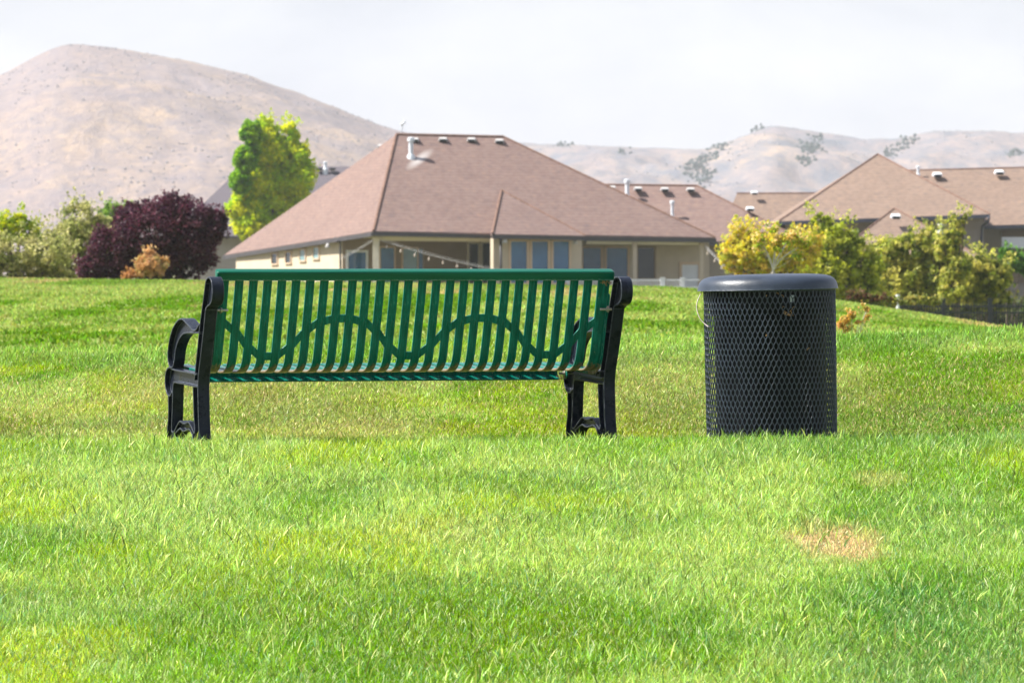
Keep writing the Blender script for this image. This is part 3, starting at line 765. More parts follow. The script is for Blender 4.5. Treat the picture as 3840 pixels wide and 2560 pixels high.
def tree(name, label, cat, base_px, Y, blobs, n, leafpx, cols, group=None, sprigs=0, sprig_len=70, spread=.55, barkm='bark', trunk_r=.10, lumps=26, lumpsz=.33, up=0.0, depth=1.0, hollow=.45, fork=None, nmain=99):
    """blobs: (px,py,rx,ry[,dy]) in image pixels at distance Y, turned into real ellipsoids"""
    s=Y/F
    g=float(terrain([(base_px-1920)*s],[Y])[0])
    bx=(base_px-1920)*s
    group=group or {'olive_tree':'olive-green trees planted right of the bin','flowering_shrub':'olive-green shrubs behind the lawn at the left','orange_shrub':'orange shrubs planted round the lawn','low_shrub':'low shrubs along the lawn edge'}.get(name)
    root=empty(name,(bx,Y,g)); tag(root,label,cat,group)
    Ps=[];Cs=[]; tips=[]
    area=sum(b[2]*b[3] for b in blobs)
    for bl in blobs:
        px,py,rx,ry=bl[:4]; dy=bl[4] if len(bl)>4 else 0
        c=at(px,py,Y); c.y+=dy; R=np.array([rx*s,min(rx,ry*1.3)*s*depth,ry*s])
        m=int(n*rx*ry/area); 
        # clump centres inside the ellipsoid, leaves gathered round the clumps
        L=max(6,int(lumps*rx*ry/area*len(blobs)))
        u=RNG.normal(0,1,(L,3)); u/=np.linalg.norm(u,axis=1,keepdims=True); rr=RNG.uniform(hollow,1,L)**.6
        cc=u*rr[:,None]*R*(1-lumpsz*.75)
        lr=min(R[0],R[2])*lumpsz*RNG.uniform(.6,1.25,L)
        k=RNG.integers(0,L,m)
        v=RNG.normal(0,1,(m,3)); v/=np.linalg.norm(v,axis=1,keepdims=True); v*=(RNG.uniform(.15,1,m)**.45)[:,None]
        P=cc[k]+v*lr[k][:,None]*np.array([1,1,.85])
        P+=np.array(c)
        Ps.append(P)
        base=np.array(cols)[RNG.integers(0,len(cols),L)]      # clump colour
        jit=np.array(cols)[RNG.integers(0,len(cols),m)]
        Cs.append(base[k]*.78+jit*.22)
        tips.append((c,R,cc+np.array(c)))
    # twiggy sprigs that break the outline
    for i in range(sprigs):
        c,R,cc=tips[RNG.integers(0,len(tips))]
        a=RNG.uniform(-1.25,1.25); st=np.array(c)+np.array([math.sin(a)*R[0]*.75,RNG.uniform(-.5,.5)*R[1],abs(math.cos(a))*R[2]*.75])
        d=np.array([math.sin(a)*.8+RNG.normal(0,.25),RNG.normal(0,.3),1.0]); d/=np.linalg.norm(d); ln=sprig_len*s*RNG.uniform(.4,1.25)
        m=int(26*ln/(sprig_len*s))
        t=RNG.uniform(0,1,m)[:,None]; P=st+d*ln*t+RNG.normal(0,1,(m,3))*s*leafpx*.8*(1.25-t)
        Ps.append(P); Cs.append(np.array(cols)[RNG.integers(0,len(cols),m)])
    P=np.concatenate(Ps); C=np.concatenate(Cs); 
    C=np.clip(C*np.exp(RNG.normal(0,.2,(len(C),1))),.003,.8)
    keep=P[:,2]>terrain(P[:,0],P[:,1])+.02; P=P[keep];C=C[keep]
    leaf_mesh('crown',P,leafpx*s,C,root,M['leaf'],up=up)
    mb=MB(); b0=Vector((bx,Y,g-.1))
    mains=[]
    for (c,R,cc) in tips[:nmain]:
        top=Vector(c); mid=b0.lerp(top,.45)+Vector((random.uniform(-.1,.1)*R[0],0,0))
        if fork: mid=at(fork[0],fork[1],Y)
        L=crom([b0,mid,top,top+Vector((0,0,R[2]*.6))],4)
        k=len(L); mb.tube(L,[trunk_r*(1-.85*i/(k-1)) for i in range(k)],6)
        for j in range(0,min(len(cc),9)):
            q=Vector(cc[j]); p=L[random.randint(k//3,k-2)]
            mb.tube([p,p.lerp(q,.5)+Vector((0,0,-.04)),q],[trunk_r*.3,trunk_r*.18,trunk_r*.06],4)
    mb.build('trunk',M[barkm],root,smooth=True)
    return root
OL=[(.42,.42,.17),(.30,.33,.10),(.46,.44,.19),(.16,.20,.05),(.55,.51,.25)]
PU=[(.070,.018,.034),(.105,.028,.046),(.038,.013,.028),(.19,.075,.105),(.066,.024,.052)]
YG=[(.17,.28,.01),(.28,.36,.012),(.07,.17,.012),(.40,.42,.012)]
tree('flowering_shrub','pale olive-green shrub at the far left edge behind the lawn','shrub',120,132,[(40,940,150,110),(190,960,110,95),(110,1010,180,60),(-60,950,120,100),(60,1050,210,45)],15000,13,OL,sprigs=26,sprig_len=45,lumps=60,lumpsz=.26,trunk_r=.05)
tree('flowering_shrub','taller pale olive-green shrub with spiky top left of the purple bush','shrub',300,138,[(300,860,105,130),(370,900,90,110),(240,910,80,110),(300,990,150,80),(200,1000,80,60),(260,1050,160,45)],19000,13,OL,sprigs=46,sprig_len=85,lumps=70,lumpsz=.24,trunk_r=.05)
tree('purple_bush','large round dark purple bush behind the bench','bush',560,130,[(560,880,165,135),(700,850,120,130),(430,940,120,110),(730,930,110,110),(345,1000,75,60),(560,980,200,80),(800,850,62,90),(640,800,95,85),(500,820,85,80),(540,1040,270,40)],62000,12,PU,sprigs=90,sprig_len=30,lumps=110,lumpsz=.30,trunk_r=.06,hollow=.6)
tree('orange_shrub','small orange-brown shrub in front of the purple bush','shrub',562,127,[(560,990,58,52),(535,1010,42,35),(600,1000,35,45),(562,955,34,26)],4200,11,[(.62,.36,.17),(.72,.48,.27),(.50,.28,.12),(.45,.36,.14)],sprigs=10,sprig_len=22,lumps=30,lumpsz=.3,trunk_r=.02)
tree('orange_shrub','tiny orange shrub low beside the orange-brown shrub','shrub',482,127,[(485,1032,26,18),(470,1040,18,12)],900,10,[(.45,.24,.09),(.55,.30,.14)],sprigs=4,sprig_len=14,lumps=14,lumpsz=.35,trunk_r=.01)
tree('yellow_green_tree','yellow-green tree top showing above the olive shrub at far left','tree',70,175,[(70,840,40,60),(20,870,50,60),(110,870,45,50),(140,910,40,40),(10,830,22,30)],9000,12,[(.45,.55,.012),(.62,.62,.01),(.3,.42,.02)],sprigs=20,sprig_len=30,lumps=40,lumpsz=.3,trunk_r=.10)
tree('green_tree','mid-green tree showing between the spiky shrub and the purple bush','tree',440,185,[(440,800,60,45),(490,810,50,40),(400,810,40,40),(450,860,90,60)],8000,12,[(.22,.36,.06),(.32,.44,.09),(.14,.24,.05)],sprigs=20,sprig_len=25,lumps=40,lumpsz=.3,trunk_r=.08)
# the tall two-toned tree behind the house: a darker green and a yellow-green crown on one trunk
tt=tree('tall_tree','tall conical tree with yellow-green and dark green foliage behind the brown roof','tree',1000,345,
 [(1000,500,58,75),(1085,515,42,80),(1110,590,60,70),(1010,600,75,80),(1120,670,75,75),(1000,690,100,80),(925,720,60,90),(900,790,58,75),(1010,780,110,75),(1110,730,60,55),(940,850,85,60),(1040,560,60,70)],
 40000,14,[(.52,.64,.006),(.70,.76,.006),(.78,.76,.008),(.34,.54,.006),(.46,.64,.006)],sprigs=60,sprig_len=28,lumps=46,lumpsz=.42,trunk_r=.16,hollow=.75)
def extra_crown(root,Y,blobs,n,leafpx,cols,lumps=50,name='crown'):
    s=Y/F; Ps=[];Cs=[]; area=sum(b[2]*b[3] for b in blobs)
    for (px,py,rx,ry,dy) in blobs:
        c=np.array(at(px,py,Y)); c[1]+=dy; R=np.array([rx*s,rx*s,ry*s]); m=int(n*rx*ry/area); L=max(8,int(lumps*rx*ry/area*len(blobs)))
        u=RNG.normal(0,1,(L,3)); u/=np.linalg.norm(u,axis=1,keepdims=True); cc=u*(RNG.uniform(.6,1,L)**.6)[:,None]*R*.75
        lr=min(rx,ry)*s*.33*RNG.uniform(.7,1.2,L); k=RNG.integers(0,L,m)
        v=RNG.normal(0,1,(m,3)); v/=np.linalg.norm(v,axis=1,keepdims=True); v*=(RNG.uniform(.15,1,m)**.45)[:,None]
        Ps.append(c+cc[k]+v*lr[k][:,None]); Cs.append(np.array(cols)[RNG.integers(0,len(cols),L)][k])
    P=np.concatenate(Ps);C=np.concatenate(Cs); C=np.clip(C*np.exp(RNG.normal(0,.2,(len(C),1))),.003,.8)
    return leaf_mesh(name,P,leafpx*s,C,root,M['leaf'])
DG=[(.16,.34,.02),(.24,.44,.02),(.10,.24,.02),(.34,.52,.02)]
ec=extra_crown(tt,345,[(945,500,45,62,-1.2),(925,600,52,62,-1.4),(905,680,48,60,-1.4),(960,560,30,50,-1.2)],16000,12,DG)
ec['label']='darker green left side of the crown'
# right side planting
YL=[(.78,.60,.05),(.62,.58,.08),(.42,.48,.06),(.80,.66,.12),(.74,.50,.16)]
tree('yellow_shrub','golden yellow shrub in front of the tan house wall behind the bin','shrub',2860,140,[(2800,950,85,80),(2750,930,50,50),(2880,950,110,85),(2960,930,90,70),(2850,1020,140,50),(2790,880,40,35),(3010,990,70,60),(2740,980,50,50),(3050,920,50,60),(2820,900,60,45)],19000,12,YL,sprigs=90,sprig_len=45,lumps=60,lumpsz=.24,trunk_r=.04)
sm=tree('young_sumac','small tree with forked pale stems and orange-green tufts right above the bin','tree',2900,72,[(2850,900,45,26),(2965,890,60,34),(2912,905,30,20),(3010,915,40,28),(2840,930,32,24),(2925,930,35,22),(2990,960,28,20),(2900,862,26,16)],2600,13,[(.80,.50,.18),(.65,.55,.08),(.40,.50,.06),(.80,.56,.28),(.32,.48,.07)],sprigs=16,sprig_len=26,lumps=26,lumpsz=.42,trunk_r=.016,barkm='palebark',fork=(2899,1012),nmain=4)
RO=[(.42,.44,.09),(.24,.29,.045),(.54,.52,.12),(.09,.13,.03),(.62,.56,.16)]
tree('olive_tree','tall olive-green tree rising behind the right side of the bin','tree',3120,150,[(3120,900,80,90),(3080,850,45,60),(3180,930,80,90),(3120,1010,120,100),(3230,1000,90,100),(3160,1080,120,60),(3060,970,50,70),(3250,1090,90,50),(3120,1120,130,60),(3240,1130,100,50),(3040,1040,60,80)],32000,13,[(.50,.52,.06),(.30,.36,.04),(.62,.60,.12),(.12,.17,.03),(.40,.46,.06)],sprigs=60,sprig_len=70,lumps=70,lumpsz=.24,trunk_r=.06)
tree('olive_tree','wide olive-green tree in front of the small hipped roof','tree',3400,156,[(3340,960,90,90),(3420,940,90,80),(3490,910,70,75),(3380,1040,130,90),(3500,1020,110,90),(3430,1100,130,50),(3560,950,55,60),(3290,1010,60,60),(3360,1130,140,50),(3480,1130,120,45)],34000,13,RO,sprigs=60,sprig_len=55,lumps=75,lumpsz=.24,trunk_r=.06)
tree('olive_tree','slender olive-green tree with a leaning top spray under the grey downspout','tree',3590,150,[(3570,900,42,50),(3600,860,30,40),(3545,940,50,45),(3615,825,18,28),(3590,1000,60,70),(3570,1080,70,60)],9000,13,RO,sprigs=22,sprig_len=48,lumps=40,lumpsz=.28,trunk_r=.04)
tree('olive_tree','broad olive-green tree behind the black fence at the right','tree',3670,158,[(3640,1010,90,70),(3720,1040,90,70),(3600,1080,100,60),(3700,1100,110,40),(3760,1020,40,40),(3620,1140,120,40),(3730,1140,90,40)],26000,13,RO,sprigs=46,sprig_len=50,lumps=70,lumpsz=.25,trunk_r=.05)
tree('green_bush','bright green bush at the right edge below the balcony','bush',3775,190,[(3770,955,32,38),(3830,990,40,50),(3790,1000,35,30),(3870,1010,40,50)],5200,12,[(.10,.24,.03),(.16,.32,.05),(.08,.17,.03)],sprigs=18,sprig_len=24,lumps=40,lumpsz=.3,trunk_r=.03)
tree('low_shrub','low yellow-green shrub at the lawn edge beside the white marker post','shrub',3430,118,[(3440,1128,60,22),(3370,1135,40,14),(3500,1130,40,18)],2600,11,[(.34,.36,.08),(.22,.26,.06),(.40,.34,.10)],sprigs=10,sprig_len=16,lumps=26,lumpsz=.35,trunk_r=.01)
tree('low_shrub','low dark reddish shrub at the lawn edge right of the bin','shrub',3230,118,[(3220,1110,70,16),(3280,1118,50,14),(3330,1120,40,12)],1800,11,[(.16,.07,.05),(.12,.14,.04),(.22,.12,.06)],sprigs=8,sprig_len=12,lumps=26,lumpsz=.4,trunk_r=.01)
tree('orange_shrub','young orange-tipped shrub on the lawn slope right of the bin','shrub',3195,54,[(3170,1200,24,20),(3195,1180,20,18),(3250,1160,14,16),(3248,1190,12,14),(3170,1235,28,14),(3150,1215,14,14),(3220,1210,14,12)],1500,11,[(.80,.46,.20),(.68,.42,.11),(.50,.42,.11),(.34,.38,.08)],sprigs=10,sprig_len=14,lumps=20,lumpsz=.5,trunk_r=.006,barkm='palebark')
tree('dark_tree','dark green mass of foliage below the fence at the right edge','tree',3800,215,[(3700,1170,130,80),(3820,1190,120,80),(3560,1160,110,70),(3430,1150,110,60),(3300,1140,100,50),(3900,1170,90,90),(3620,1200,120,60)],22000,14,[(.06,.10,.02),(.10,.15,.03),(.16,.18,.06)],sprigs=10,sprig_len=20,lumps=60,lumpsz=.3,trunk_r=.05)
mb=MB(); p=at(3367,1168,120); q=at(3367,1104,120); mb.tube([p-Vector((0,0,.3)),q-Vector((0,0,.05)),q-Vector((0,0,.05)),q],[.035,.035,.045,.045],10)
tag(mb.build('marker_post',M['white'],None,smooth=True,autosmooth=40),'short white marker post at the left end of the black fence','post')

# ------------------------------------------------------------------ fence
FY=144
fe=empty('picket_fence',at(3360,1160,FY)); tag(fe,'black metal picket fence at the right beyond the lawn','fence')
s=FY/F; zt=at(0,1140,FY).z; x0=(3372-1920)*s; x1=(3960-1920)*s
for z in (zt-.06,zt-.22,zt-1.05):
    mb=MB(); mb.box(x0,x1,FY-.022,FY+.022,z-.022,z+.022); mb.build('rail',M['fence'],fe)
base=None
for i in range(int((x1-x0)/.072)):
    x=x0+i*.072
    if base is None:
        mb=MB(); mb.box(-.013,.013,-.013,.013,-1.22,0); mb.add([(-.013,-.013,0),(.013,-.013,0),(.013,.013,0),(-.013,.013,0),(0,0,.03)],[(0,1,4),(1,2,4),(2,3,4),(3,0,4)])
        base=mb.build('picket',M['fence'],fe,local=True); o=base
    else:
        o=base.copy(); COL.objects.link(o)
    o.location=(x-fe.location.x,0,zt-fe.location.z)
base=None
for px in (3380,3538,3714,3890):
    if base is None:
        mb=MB(); mb.box(-.05,.05,-.05,.05,-1.4,.0); mb.box(-.062,.062,-.062,.062,.0,.05); base=mb.build('post',M['fence'],fe,local=True,bevel=.005); o=base
    else: o=base.copy(); COL.objects.link(o)
    o.location=((px-1920)*s-fe.location.x,0,zt+.10-fe.location.z)

# ------------------------------------------------------------------ houses
def roof_solid(name, V, faces, mat, parent, th=.16):
    """closed roof slab: top faces and the same a little lower, joined round the rim"""
    n=len(V); vs=[tuple(v) for v in V]+[(v[0],v[1],v[2]-th) for v in V]
    fs=[tuple(f) for f in faces]+[tuple(n+i for i in reversed(f)) for f in faces]
    cnt={}
    for f in faces:
        for a,b in zip(f,list(f[1:])+[f[0]]): cnt[(min(a,b),max(a,b))]=cnt.get((min(a,b),max(a,b)),0)+1
    for f in faces:
        for a,b in zip(f,list(f[1:])+[f[0]]):
            if cnt[(min(a,b),max(a,b))]==1: fs.append((b,a,n+a,n+b))
    mb=MB(); mb.add(vs,fs); return mb.build(name,mat,parent)
def strip(mb, P, Q, h, t, drop=0.0):
    """board from P to Q, height h downwards from the line, thickness t"""
    P=Vector(P);Q=Vector(Q); d=(Q-P); nrm=Vector((d.y,-d.x,0)).normalized()*t/2
    if nrm.y>0: nrm=-nrm
    a=[P+nrm,Q+nrm,Q-nrm,P-nrm]
    top=[v-Vector((0,0,drop)) for v in a]; bot=[v-Vector((0,0,drop+h)) for v in a]
    mb.hexa(bot,top)
def caps(mb, pts, r=.11):
    mb.tube([Vector(p)+Vector((0,0,.02)) for p in pts],r,6)
def cap1(parent, pts, r=.10):
    mb=MB(); caps(mb,pts,r*.75); mb.build('ridge_cap',M['cap'],parent)
def strip1(parent, name, mat, *a):
    mb=MB(); strip(mb,*a); mb.build(name,M[mat],parent)
def wall(parent, name, A, B, z0, zA, zB, t, mat):
    """upright wall from plan point A to B with top heights zA, zB"""
    A=Vector((A[0],A[1],0));B=Vector((B[0],B[1],0)); d=B-A; n=Vector((-d.y,d.x,0)).normalized()*t
    if n.y<0: n=-n
    mb=MB(); mb.hexa([A+Vector((0,0,z0)),B+Vector((0,0,z0)),B+n+Vector((0,0,z0)),A+n+Vector((0,0,z0))],[A+Vector((0,0,zA)),B+Vector((0,0,zB)),B+n+Vector((0,0,zB)),A+n+Vector((0,0,zA))])
    return mb.build(name,mat,parent)
def window(parent, px0,py0,px1,py1,Yf, pane='glass', frame='trim', fw=.09, mull=0, line=None, name='window'):
    """frame proud of the wall with a recessed pane; line=(A,B) gives a slanting wall in plan"""
    if line is None:
        a=at(px0,py0,Yf); b=at(px1,py1,Yf); ex=Vector((1,0,0)); n=Vector((0,-1,0)); O=Vector((a.x,Yf,0)); w=b.x-a.x; z1=a.z; z0=b.z
    else:
        A,B=line; A=Vector((A[0],A[1],0));B=Vector((B[0],B[1],0)); ex=(B-A).normalized(); n=Vector((ex.y,-ex.x,0)); 
        if n.y>0: n=-n
        def hit(px):
            k=(px-1920)/F; d=B-A; t=(k*A.y-A.x)/(d.x-k*d.y); return A+d*t
        P0=hit(px0);P1=hit(px1); O=P0; w=(P1-P0).length; ex=(P1-P0).normalized(); z1=EYE-(py0-1000)/F*P0.y; z0=EYE-(py1-1000)/F*P0.y
    def pt(u,out,z): v=O+ex*u+n*out; return Vector((v.x,v.y,z))
    def bx(mb,u0,u1,o0,o1,a,b): mb.hexa([pt(u0,o1,a),pt(u1,o1,a),pt(u1,o0,a),pt(u0,o0,a)],[pt(u0,o1,b),pt(u1,o1,b),pt(u1,o0,b),pt(u0,o0,b)])
    mb=MB()
    bx(mb,-fw,0,0,.07,z0,z1); bx(mb,w,w+fw,0,.07,z0,z1); bx(mb,-fw,w+fw,0,.075,z1,z1+fw); bx(mb,-fw-.03,w+fw+.03,0,.10,z0-fw,z0)
    for i in range(mull):
        u=w*(i+1)/(mull+1); bx(mb,u-.025,u+.025,.021,.06,z0,z1)
    f=mb.build(name,M[frame],parent)
    mb=MB(); bx(mb,0,w,0,.02,z0,z1); mb.build('pane',M[pane],f)
    return f
GZ=-1.5
# ---- house with the big hipped roof
hA=empty('brown_roofed_house',at(2040,1090,303)); tag(hA,'long beige house with a large brown hipped roof and covered porch behind the bench','house')
def on_plane(px,py,A,B,C,out=0.0):
    n=(B-A).cross(C-A).normalized(); 
    if n.z<0: n=-n
    d=Vector(((px-1920)/F,1,-(py-1000)/F)); e=Vector((0,0,EYE))
    t=(n.dot(A)-n.dot(e))/n.dot(d); return e+d*t+n*out
P1=at(1400,866,300);P2=at(2682,890,306);P3=at(842,955,322);R1=at(1486,505,309);R2=on_plane(1888,514,P1,P2,R1);P4=Vector((P2.x-1.0,326,P2.z));P5=Vector((P3.x+2,333,P3.z+.3)); R0=at(1470,512,316)
roof_solid('main_roof',[P1,P2,P4,P5,P3,R1,R2],[(0,1,6,5),(1,2,6),(2,3,5,6),(3,4,5),(4,0,5)],M['roofA'],hA)
BL=at(1846,877,299.4);BR=at(2196,884,302.6);AP=on_plane(1880,718,P1,P2,R1,.06); BL0=at(1838,876,302.5)
roof_solid('bay_roof',[BL,BR,AP,BL0],[(0,1,2),(3,0,2)],M['roofA'],hA,.14)
Q0=at(2120,692,326);Q1=at(2613,697,326);Q2=at(3020,905,321);Q3=at(2500,905,321);Q4=Vector((Q2.x+.5,334,Q2.z));Q5=at(2000,905,330)
roof_solid('rear_roof',[Q3,Q2,Q1,Q0,Q4,Q5],[(0,1,2,3),(1,4,2),(5,0,3)],M['roofA'],hA)
for pp,rr in (([P1,R1],.10),([R1,R2],.10),([P2,R2],.08),([BL,AP],.09),([AP,BR],.07),([Q0,Q1],.08),([Q1,Q2],.07)): cap1(hA,pp,rr)
for a in ((P1-Vector((.05,.06,0)),at(1843,876,301.6),.22,.10,.05),(at(2190,884,303.6),P2+Vector((.05,-.06,0)),.24,.10,.05),(BL-Vector((0,.05,0)),BR-Vector((0,.05,0)),.21,.10,.05),
  (P3-Vector((.06,.05,0)),P1-Vector((.06,.05,0)),.24,.10,.05),(Q3-Vector((0,.1,0)),Q2-Vector((0,.1,0)),.20,.12,.05)): strip1(hA,'gutter','fascia',*a)
# walls
WL=((at(842,1000,321).x+.7,320.3),(at(1284,1000,305.4).x,305.4))
wall(hA,'wall',WL[0],WL[1],GZ,at(0,967,321).z,at(0,893,304).z,.25,M['stucco'])
wall(hA,'wall',(WL[1][0],WL[1][1]),(at(1846,1000,306.5).x,306.5),GZ,at(0,888,305).z,at(0,888,306).z,.25,M['stuccoIn'])
wall(hA,'wall',(at(1850,0,300.4).x,300.4),(at(2182,0,303.4).x,303.4),GZ,at(0,893,300).z,at(0,898,303).z,.3,M['stucco'])
wall(hA,'wall',(at(1848,0,306.4).x,306.6),(at(1850,0,300.4).x+.02,300.7),GZ,at(0,890,306).z,at(0,893,300).z,.2,M['stuccoIn'])
wall(hA,'wall',(at(2180,0,307).x,307.2),(at(2660,0,309).x,309.2),GZ,at(0,902,307).z,at(0,905,309).z,.3,M['stucco'])
wall(hA,'wall',(at(2660,0,322).x,322.2),(at(3000,0,322).x,322.2),GZ,at(0,915,322).z,at(0,915,322).z,.3,M['stucco'])
# soffit and porch beam
strip1(hA,'porch_beam','cream',at(1424,886,301.2),at(1842,890,302.4),.24,.30,.0); strip1(hA,'porch_beam','cream',at(2196,903,304),at(2640,908,306.5),.16,.30,.0)
mb=MB()
mb.hexa([at(1402,887,300.4),at(1846,893,301.6),at(1846,893,306.4)+Vector((0,0,.05)),at(1284,893,306.4)],[v+Vector((0,0,.05)) for v in (at(1402,887,300.4),at(1846,893,301.6),at(1846,893,306.4)+Vector((0,0,.05)),at(1284,893,306.4))])
mb.build('soffit',M['cream'],hA); mb=MB(); mb.hexa([at(2190,900,303.9),at(2678,909,306.2),at(2665,909,309.0),at(2186,901,307.0)],[v+Vector((0,0,.05)) for v in (at(2190,900,303.9),at(2678,909,306.2),at(2665,909,309.0),at(2186,901,307.0))])
mb.build('soffit',M['cream'],hA)
def column(px0,px1,Yc,ptop,mat):
    a=at(px0,ptop,Yc);b=at(px1,ptop,Yc); w=b.x-a.x
    mb=MB(); mb.box(a.x,b.x,Yc,Yc+w,GZ,a.z); mb.box(a.x-.04,b.x+.04,Yc-.04,Yc+w+.04,a.z-.16,a.z-.02)
    mb.build('porch_column',M[mat],hA,bevel=.01)
column(1398,1422,300.7,888,'cream'); column(2373,2389,304.8,903,'stucco'); column(2624,2639,306.2,909,'stucco')
for (a,b,c,d) in ((1021,951,1042,989),(1073,946,1093,985),(1126,937,1147,977),(1177,928,1198,969)):
    window(hA,a,b,c,d,0,'glassdark' if a<1100 else 'glasspale','trim',.07,line=WL)
LW=((WL[1][0],WL[1][1]),(at(1846,1000,306.5).x,306.5))
window(hA,1306,946,1372,1085,0,'glass','white',.12,line=LW,name='patio_door')
window(hA,1427,929,1478,1075,0,'glass','trim',.08,line=LW)
window(hA,1511,932,1564,1080,0,'glasspale','trim',.08,mull=0,line=LW)
window(hA,1568,932,1586,1080,0,'glass','trim',.03,line=LW)
window(hA,1758,914,1793,1070,0,'glassdark','cream',.10,line=LW)
window(hA,1809,912,1842,1070,0,'glassdark','cream',.09,line=LW)
BW=((at(1850,0,300.4).x,300.4),(at(2182,0,303.4).x,303.4))
for a,b in ((1914,1974),(1993,2053),(2073,2132)): window(hA,a,905,b,1060,0,'glass','trim',.12,mull=0,line=BW)
RW=((at(2180,0,307).x,307.2),(at(2660,0,309).x,309.2))
for a,b in ((2186,2252),(2274,2352),(2392,2452)): window(hA,a,930,b,1043,0,'glass' if a<2380 else 'glassdark','trim' if a<2380 else 'stuccoIn',.10,line=RW)
window(hA,2556,992,2618,1090,0,'white','trim',.14,line=RW,name='door')
# downspouts, lamps
mb=MB(); a=at(1276,905,304.4); mb.tube([at(1262,905,304.0),a,a-Vector((0,0,.4)),at(1278,1090,304.6)],.06,8)
mb.build('downspout',M['fascia'],hA,smooth=True); mb=MB(); a=at(1878,890,300.2); mb.tube([a,at(1878,1100,300.2)],.07,8)
mb.build('downspout',M['fascia'],hA,smooth=True)
for px,py,Yv in ((1893,903,299.9),(2157,907,302.5),(1229,921,305.2)):
    c=at(px,py,Yv); mb=MB(); mb.lathe([(0,.12),(.05,.12),(.09,.05),(.15,-.10),(.13,-.12),(0,-.08)],12,c=tuple(c)); mb.build('wall_lamp',M['ventbox'],hA,smooth=True)
# vents and flues, each a part
def turtle(parent,px,py,Y,w=36,mat='ventbox'):
    c=at(px,py,Y); s=Y/F; W=w*s; H=W*.42
    mb=MB(); mb.hexa([c+Vector((-W/2,-W*.55,-H*.55)),c+Vector((W/2,-W*.55,-H*.55)),c+Vector((W/2,W*.5,-H*.2)),c+Vector((-W/2,W*.5,-H*.2))],
      [c+Vector((-W*.42,-W*.55,H*.1)),c+Vector((W*.42,-W*.55,H*.1)),c+Vector((W*.36,W*.4,H*.5)),c+Vector((-W*.36,W*.4,H*.5))])
    v=mb.build('roof_vent',M[mat],parent,bevel=.02)
    mb=MB(); mb.box(c.x-W*.30,c.x+W*.36,c.y-W*.60,c.y-W*.57,c.z-H*.75,c.z-H*.12); mb.build('vent_opening',M['dark'],v)
def flue(parent,px,py0,py1,Y,w=20,mat='galv'):
    a=at(px,py1,Y);b=at(px,py0,Y); s=Y/F; r=w*s/2
    mb=MB(); mb.tube([a-Vector((0,0,.5)),a,a+(b-a)*.12,a+(b-a)*.13,a+(b-a)*.78,a+(b-a)*.79,b-Vector((0,0,.04)),b],[r*1.6,r*1.5,r*1.1,r*.85,r*.85,r*1.25,r*1.25,r*.8],14)
    mb.build('flue',M[mat],parent,smooth=True,autosmooth=30)
for px,py in ((1554,523),(1661,522),(1768,523),(1873,528)): turtle(hA,px,py,on_plane(px,py,P1,P2,R1).y-.1)
turtle(hA,1431,548,310.5,34)
for px,py in ((2294,703),(2393,707),(2493,709),(2590,710)): turtle(hA,px,py,325.2,34)
flue(hA,1541,515,588,on_plane(1541,590,P1,P2,R1).y,21); flue(hA,2352,672,738,324.6,19); flue(hA,2521,752,815,323,14); 
turtle(hA,2813,782,323.4,34,'white')
mb=MB(); a=at(1506,512,309.6); mb.tube([a-Vector((0,0,.2)),at(1508,480,309.6),at(1512,462,309.6)],.035,6); mb.tube([at(1503,470,309.6),at(1520,455,309.6)],.07,8)
mb.build('aerial',M['galv'],hA,smooth=True)
# porch railing
rl=empty('porch_railing',at(2470,1080,303)); tag(rl,'white porch railing with thin balusters in front of the beige house','railing')
for z0,z1 in ((1047,1052),(1074,1077)):
    mb=MB(); a=at(1940,z1,302.9);b=at(2624,z0,302.9); mb.box(a.x,b.x,302.86,302.94,a.z,b.z)
    mb.build('rail',M['white'],rl)
base=None
for px in np.arange(1945,2560,9.0):
    if base is None:
        mb=MB(); mb.box(-.025,.025,-.02,.02,at(0,1078,302.9).z-at(0,1049,302.9).z,0); base=mb.build('baluster',M['white'],rl,local=True); o=base
    else: o=base.copy(); COL.objects.link(o)
    p=at(px,1049,302.9); o.location=p-rl.location
base=None
for px in (1950,2128,2306,2485,2560):
    if base is None:
        mb=MB(); mb.box(-.11,.11,-.10,.10,at(0,1090,302.9).z-at(0,1044,302.9).z,0); mb.box(-.14,.14,-.13,.13,0,.06); base=mb.build('post',M['white'],rl,local=True); o=base
    else: o=base.copy(); COL.objects.link(o)
    o.location=at(px,1044,302.9)-rl.location
# string lights
def lights(label,A,B,sag,nb,lead=0.0):
    A=Vector(A);B=Vector(B); r=empty('string_lights',A); tag(r,label,'string lights','string lights hung on the porch')
    mb=MB(); P=[A.lerp(B,t)-Vector((0,0,sag*4*t*(1-t))) for t in np.linspace(0,1,24)]
    mb.tube(P,.014,5); mb.tube([p+Vector((0,0,.10)) for p in P],.008,4); mb.build('wire',M['ventbox'],r,smooth=True)
    for i in range(nb):
        t=(i+.5)/nb; c=A.lerp(B,t)-Vector((0,0,sag*4*t*(1-t)+.22))
        mb=MB(); mb.lathe([(0,.10),(.02,.07),(.035,.0),(.06,-.05),(.05,-.09),(0,-.11)],8,c=tuple(c)); mb.build('bulb',M['bulb'],r,smooth=True)
lights('string of round bulbs sagging from the porch column down to the right',at(1424,900,300.2),at(1900,1020,298.5),.12,9)
lights('thin green light string running from the porch column down to the left',at(1398,903,300.2),at(1276,974,301),.02,0)
lights('string of bulbs at the right corner of the house beside the yellow shrub',at(2640,920,306),at(2720,1000,303),.03,3)
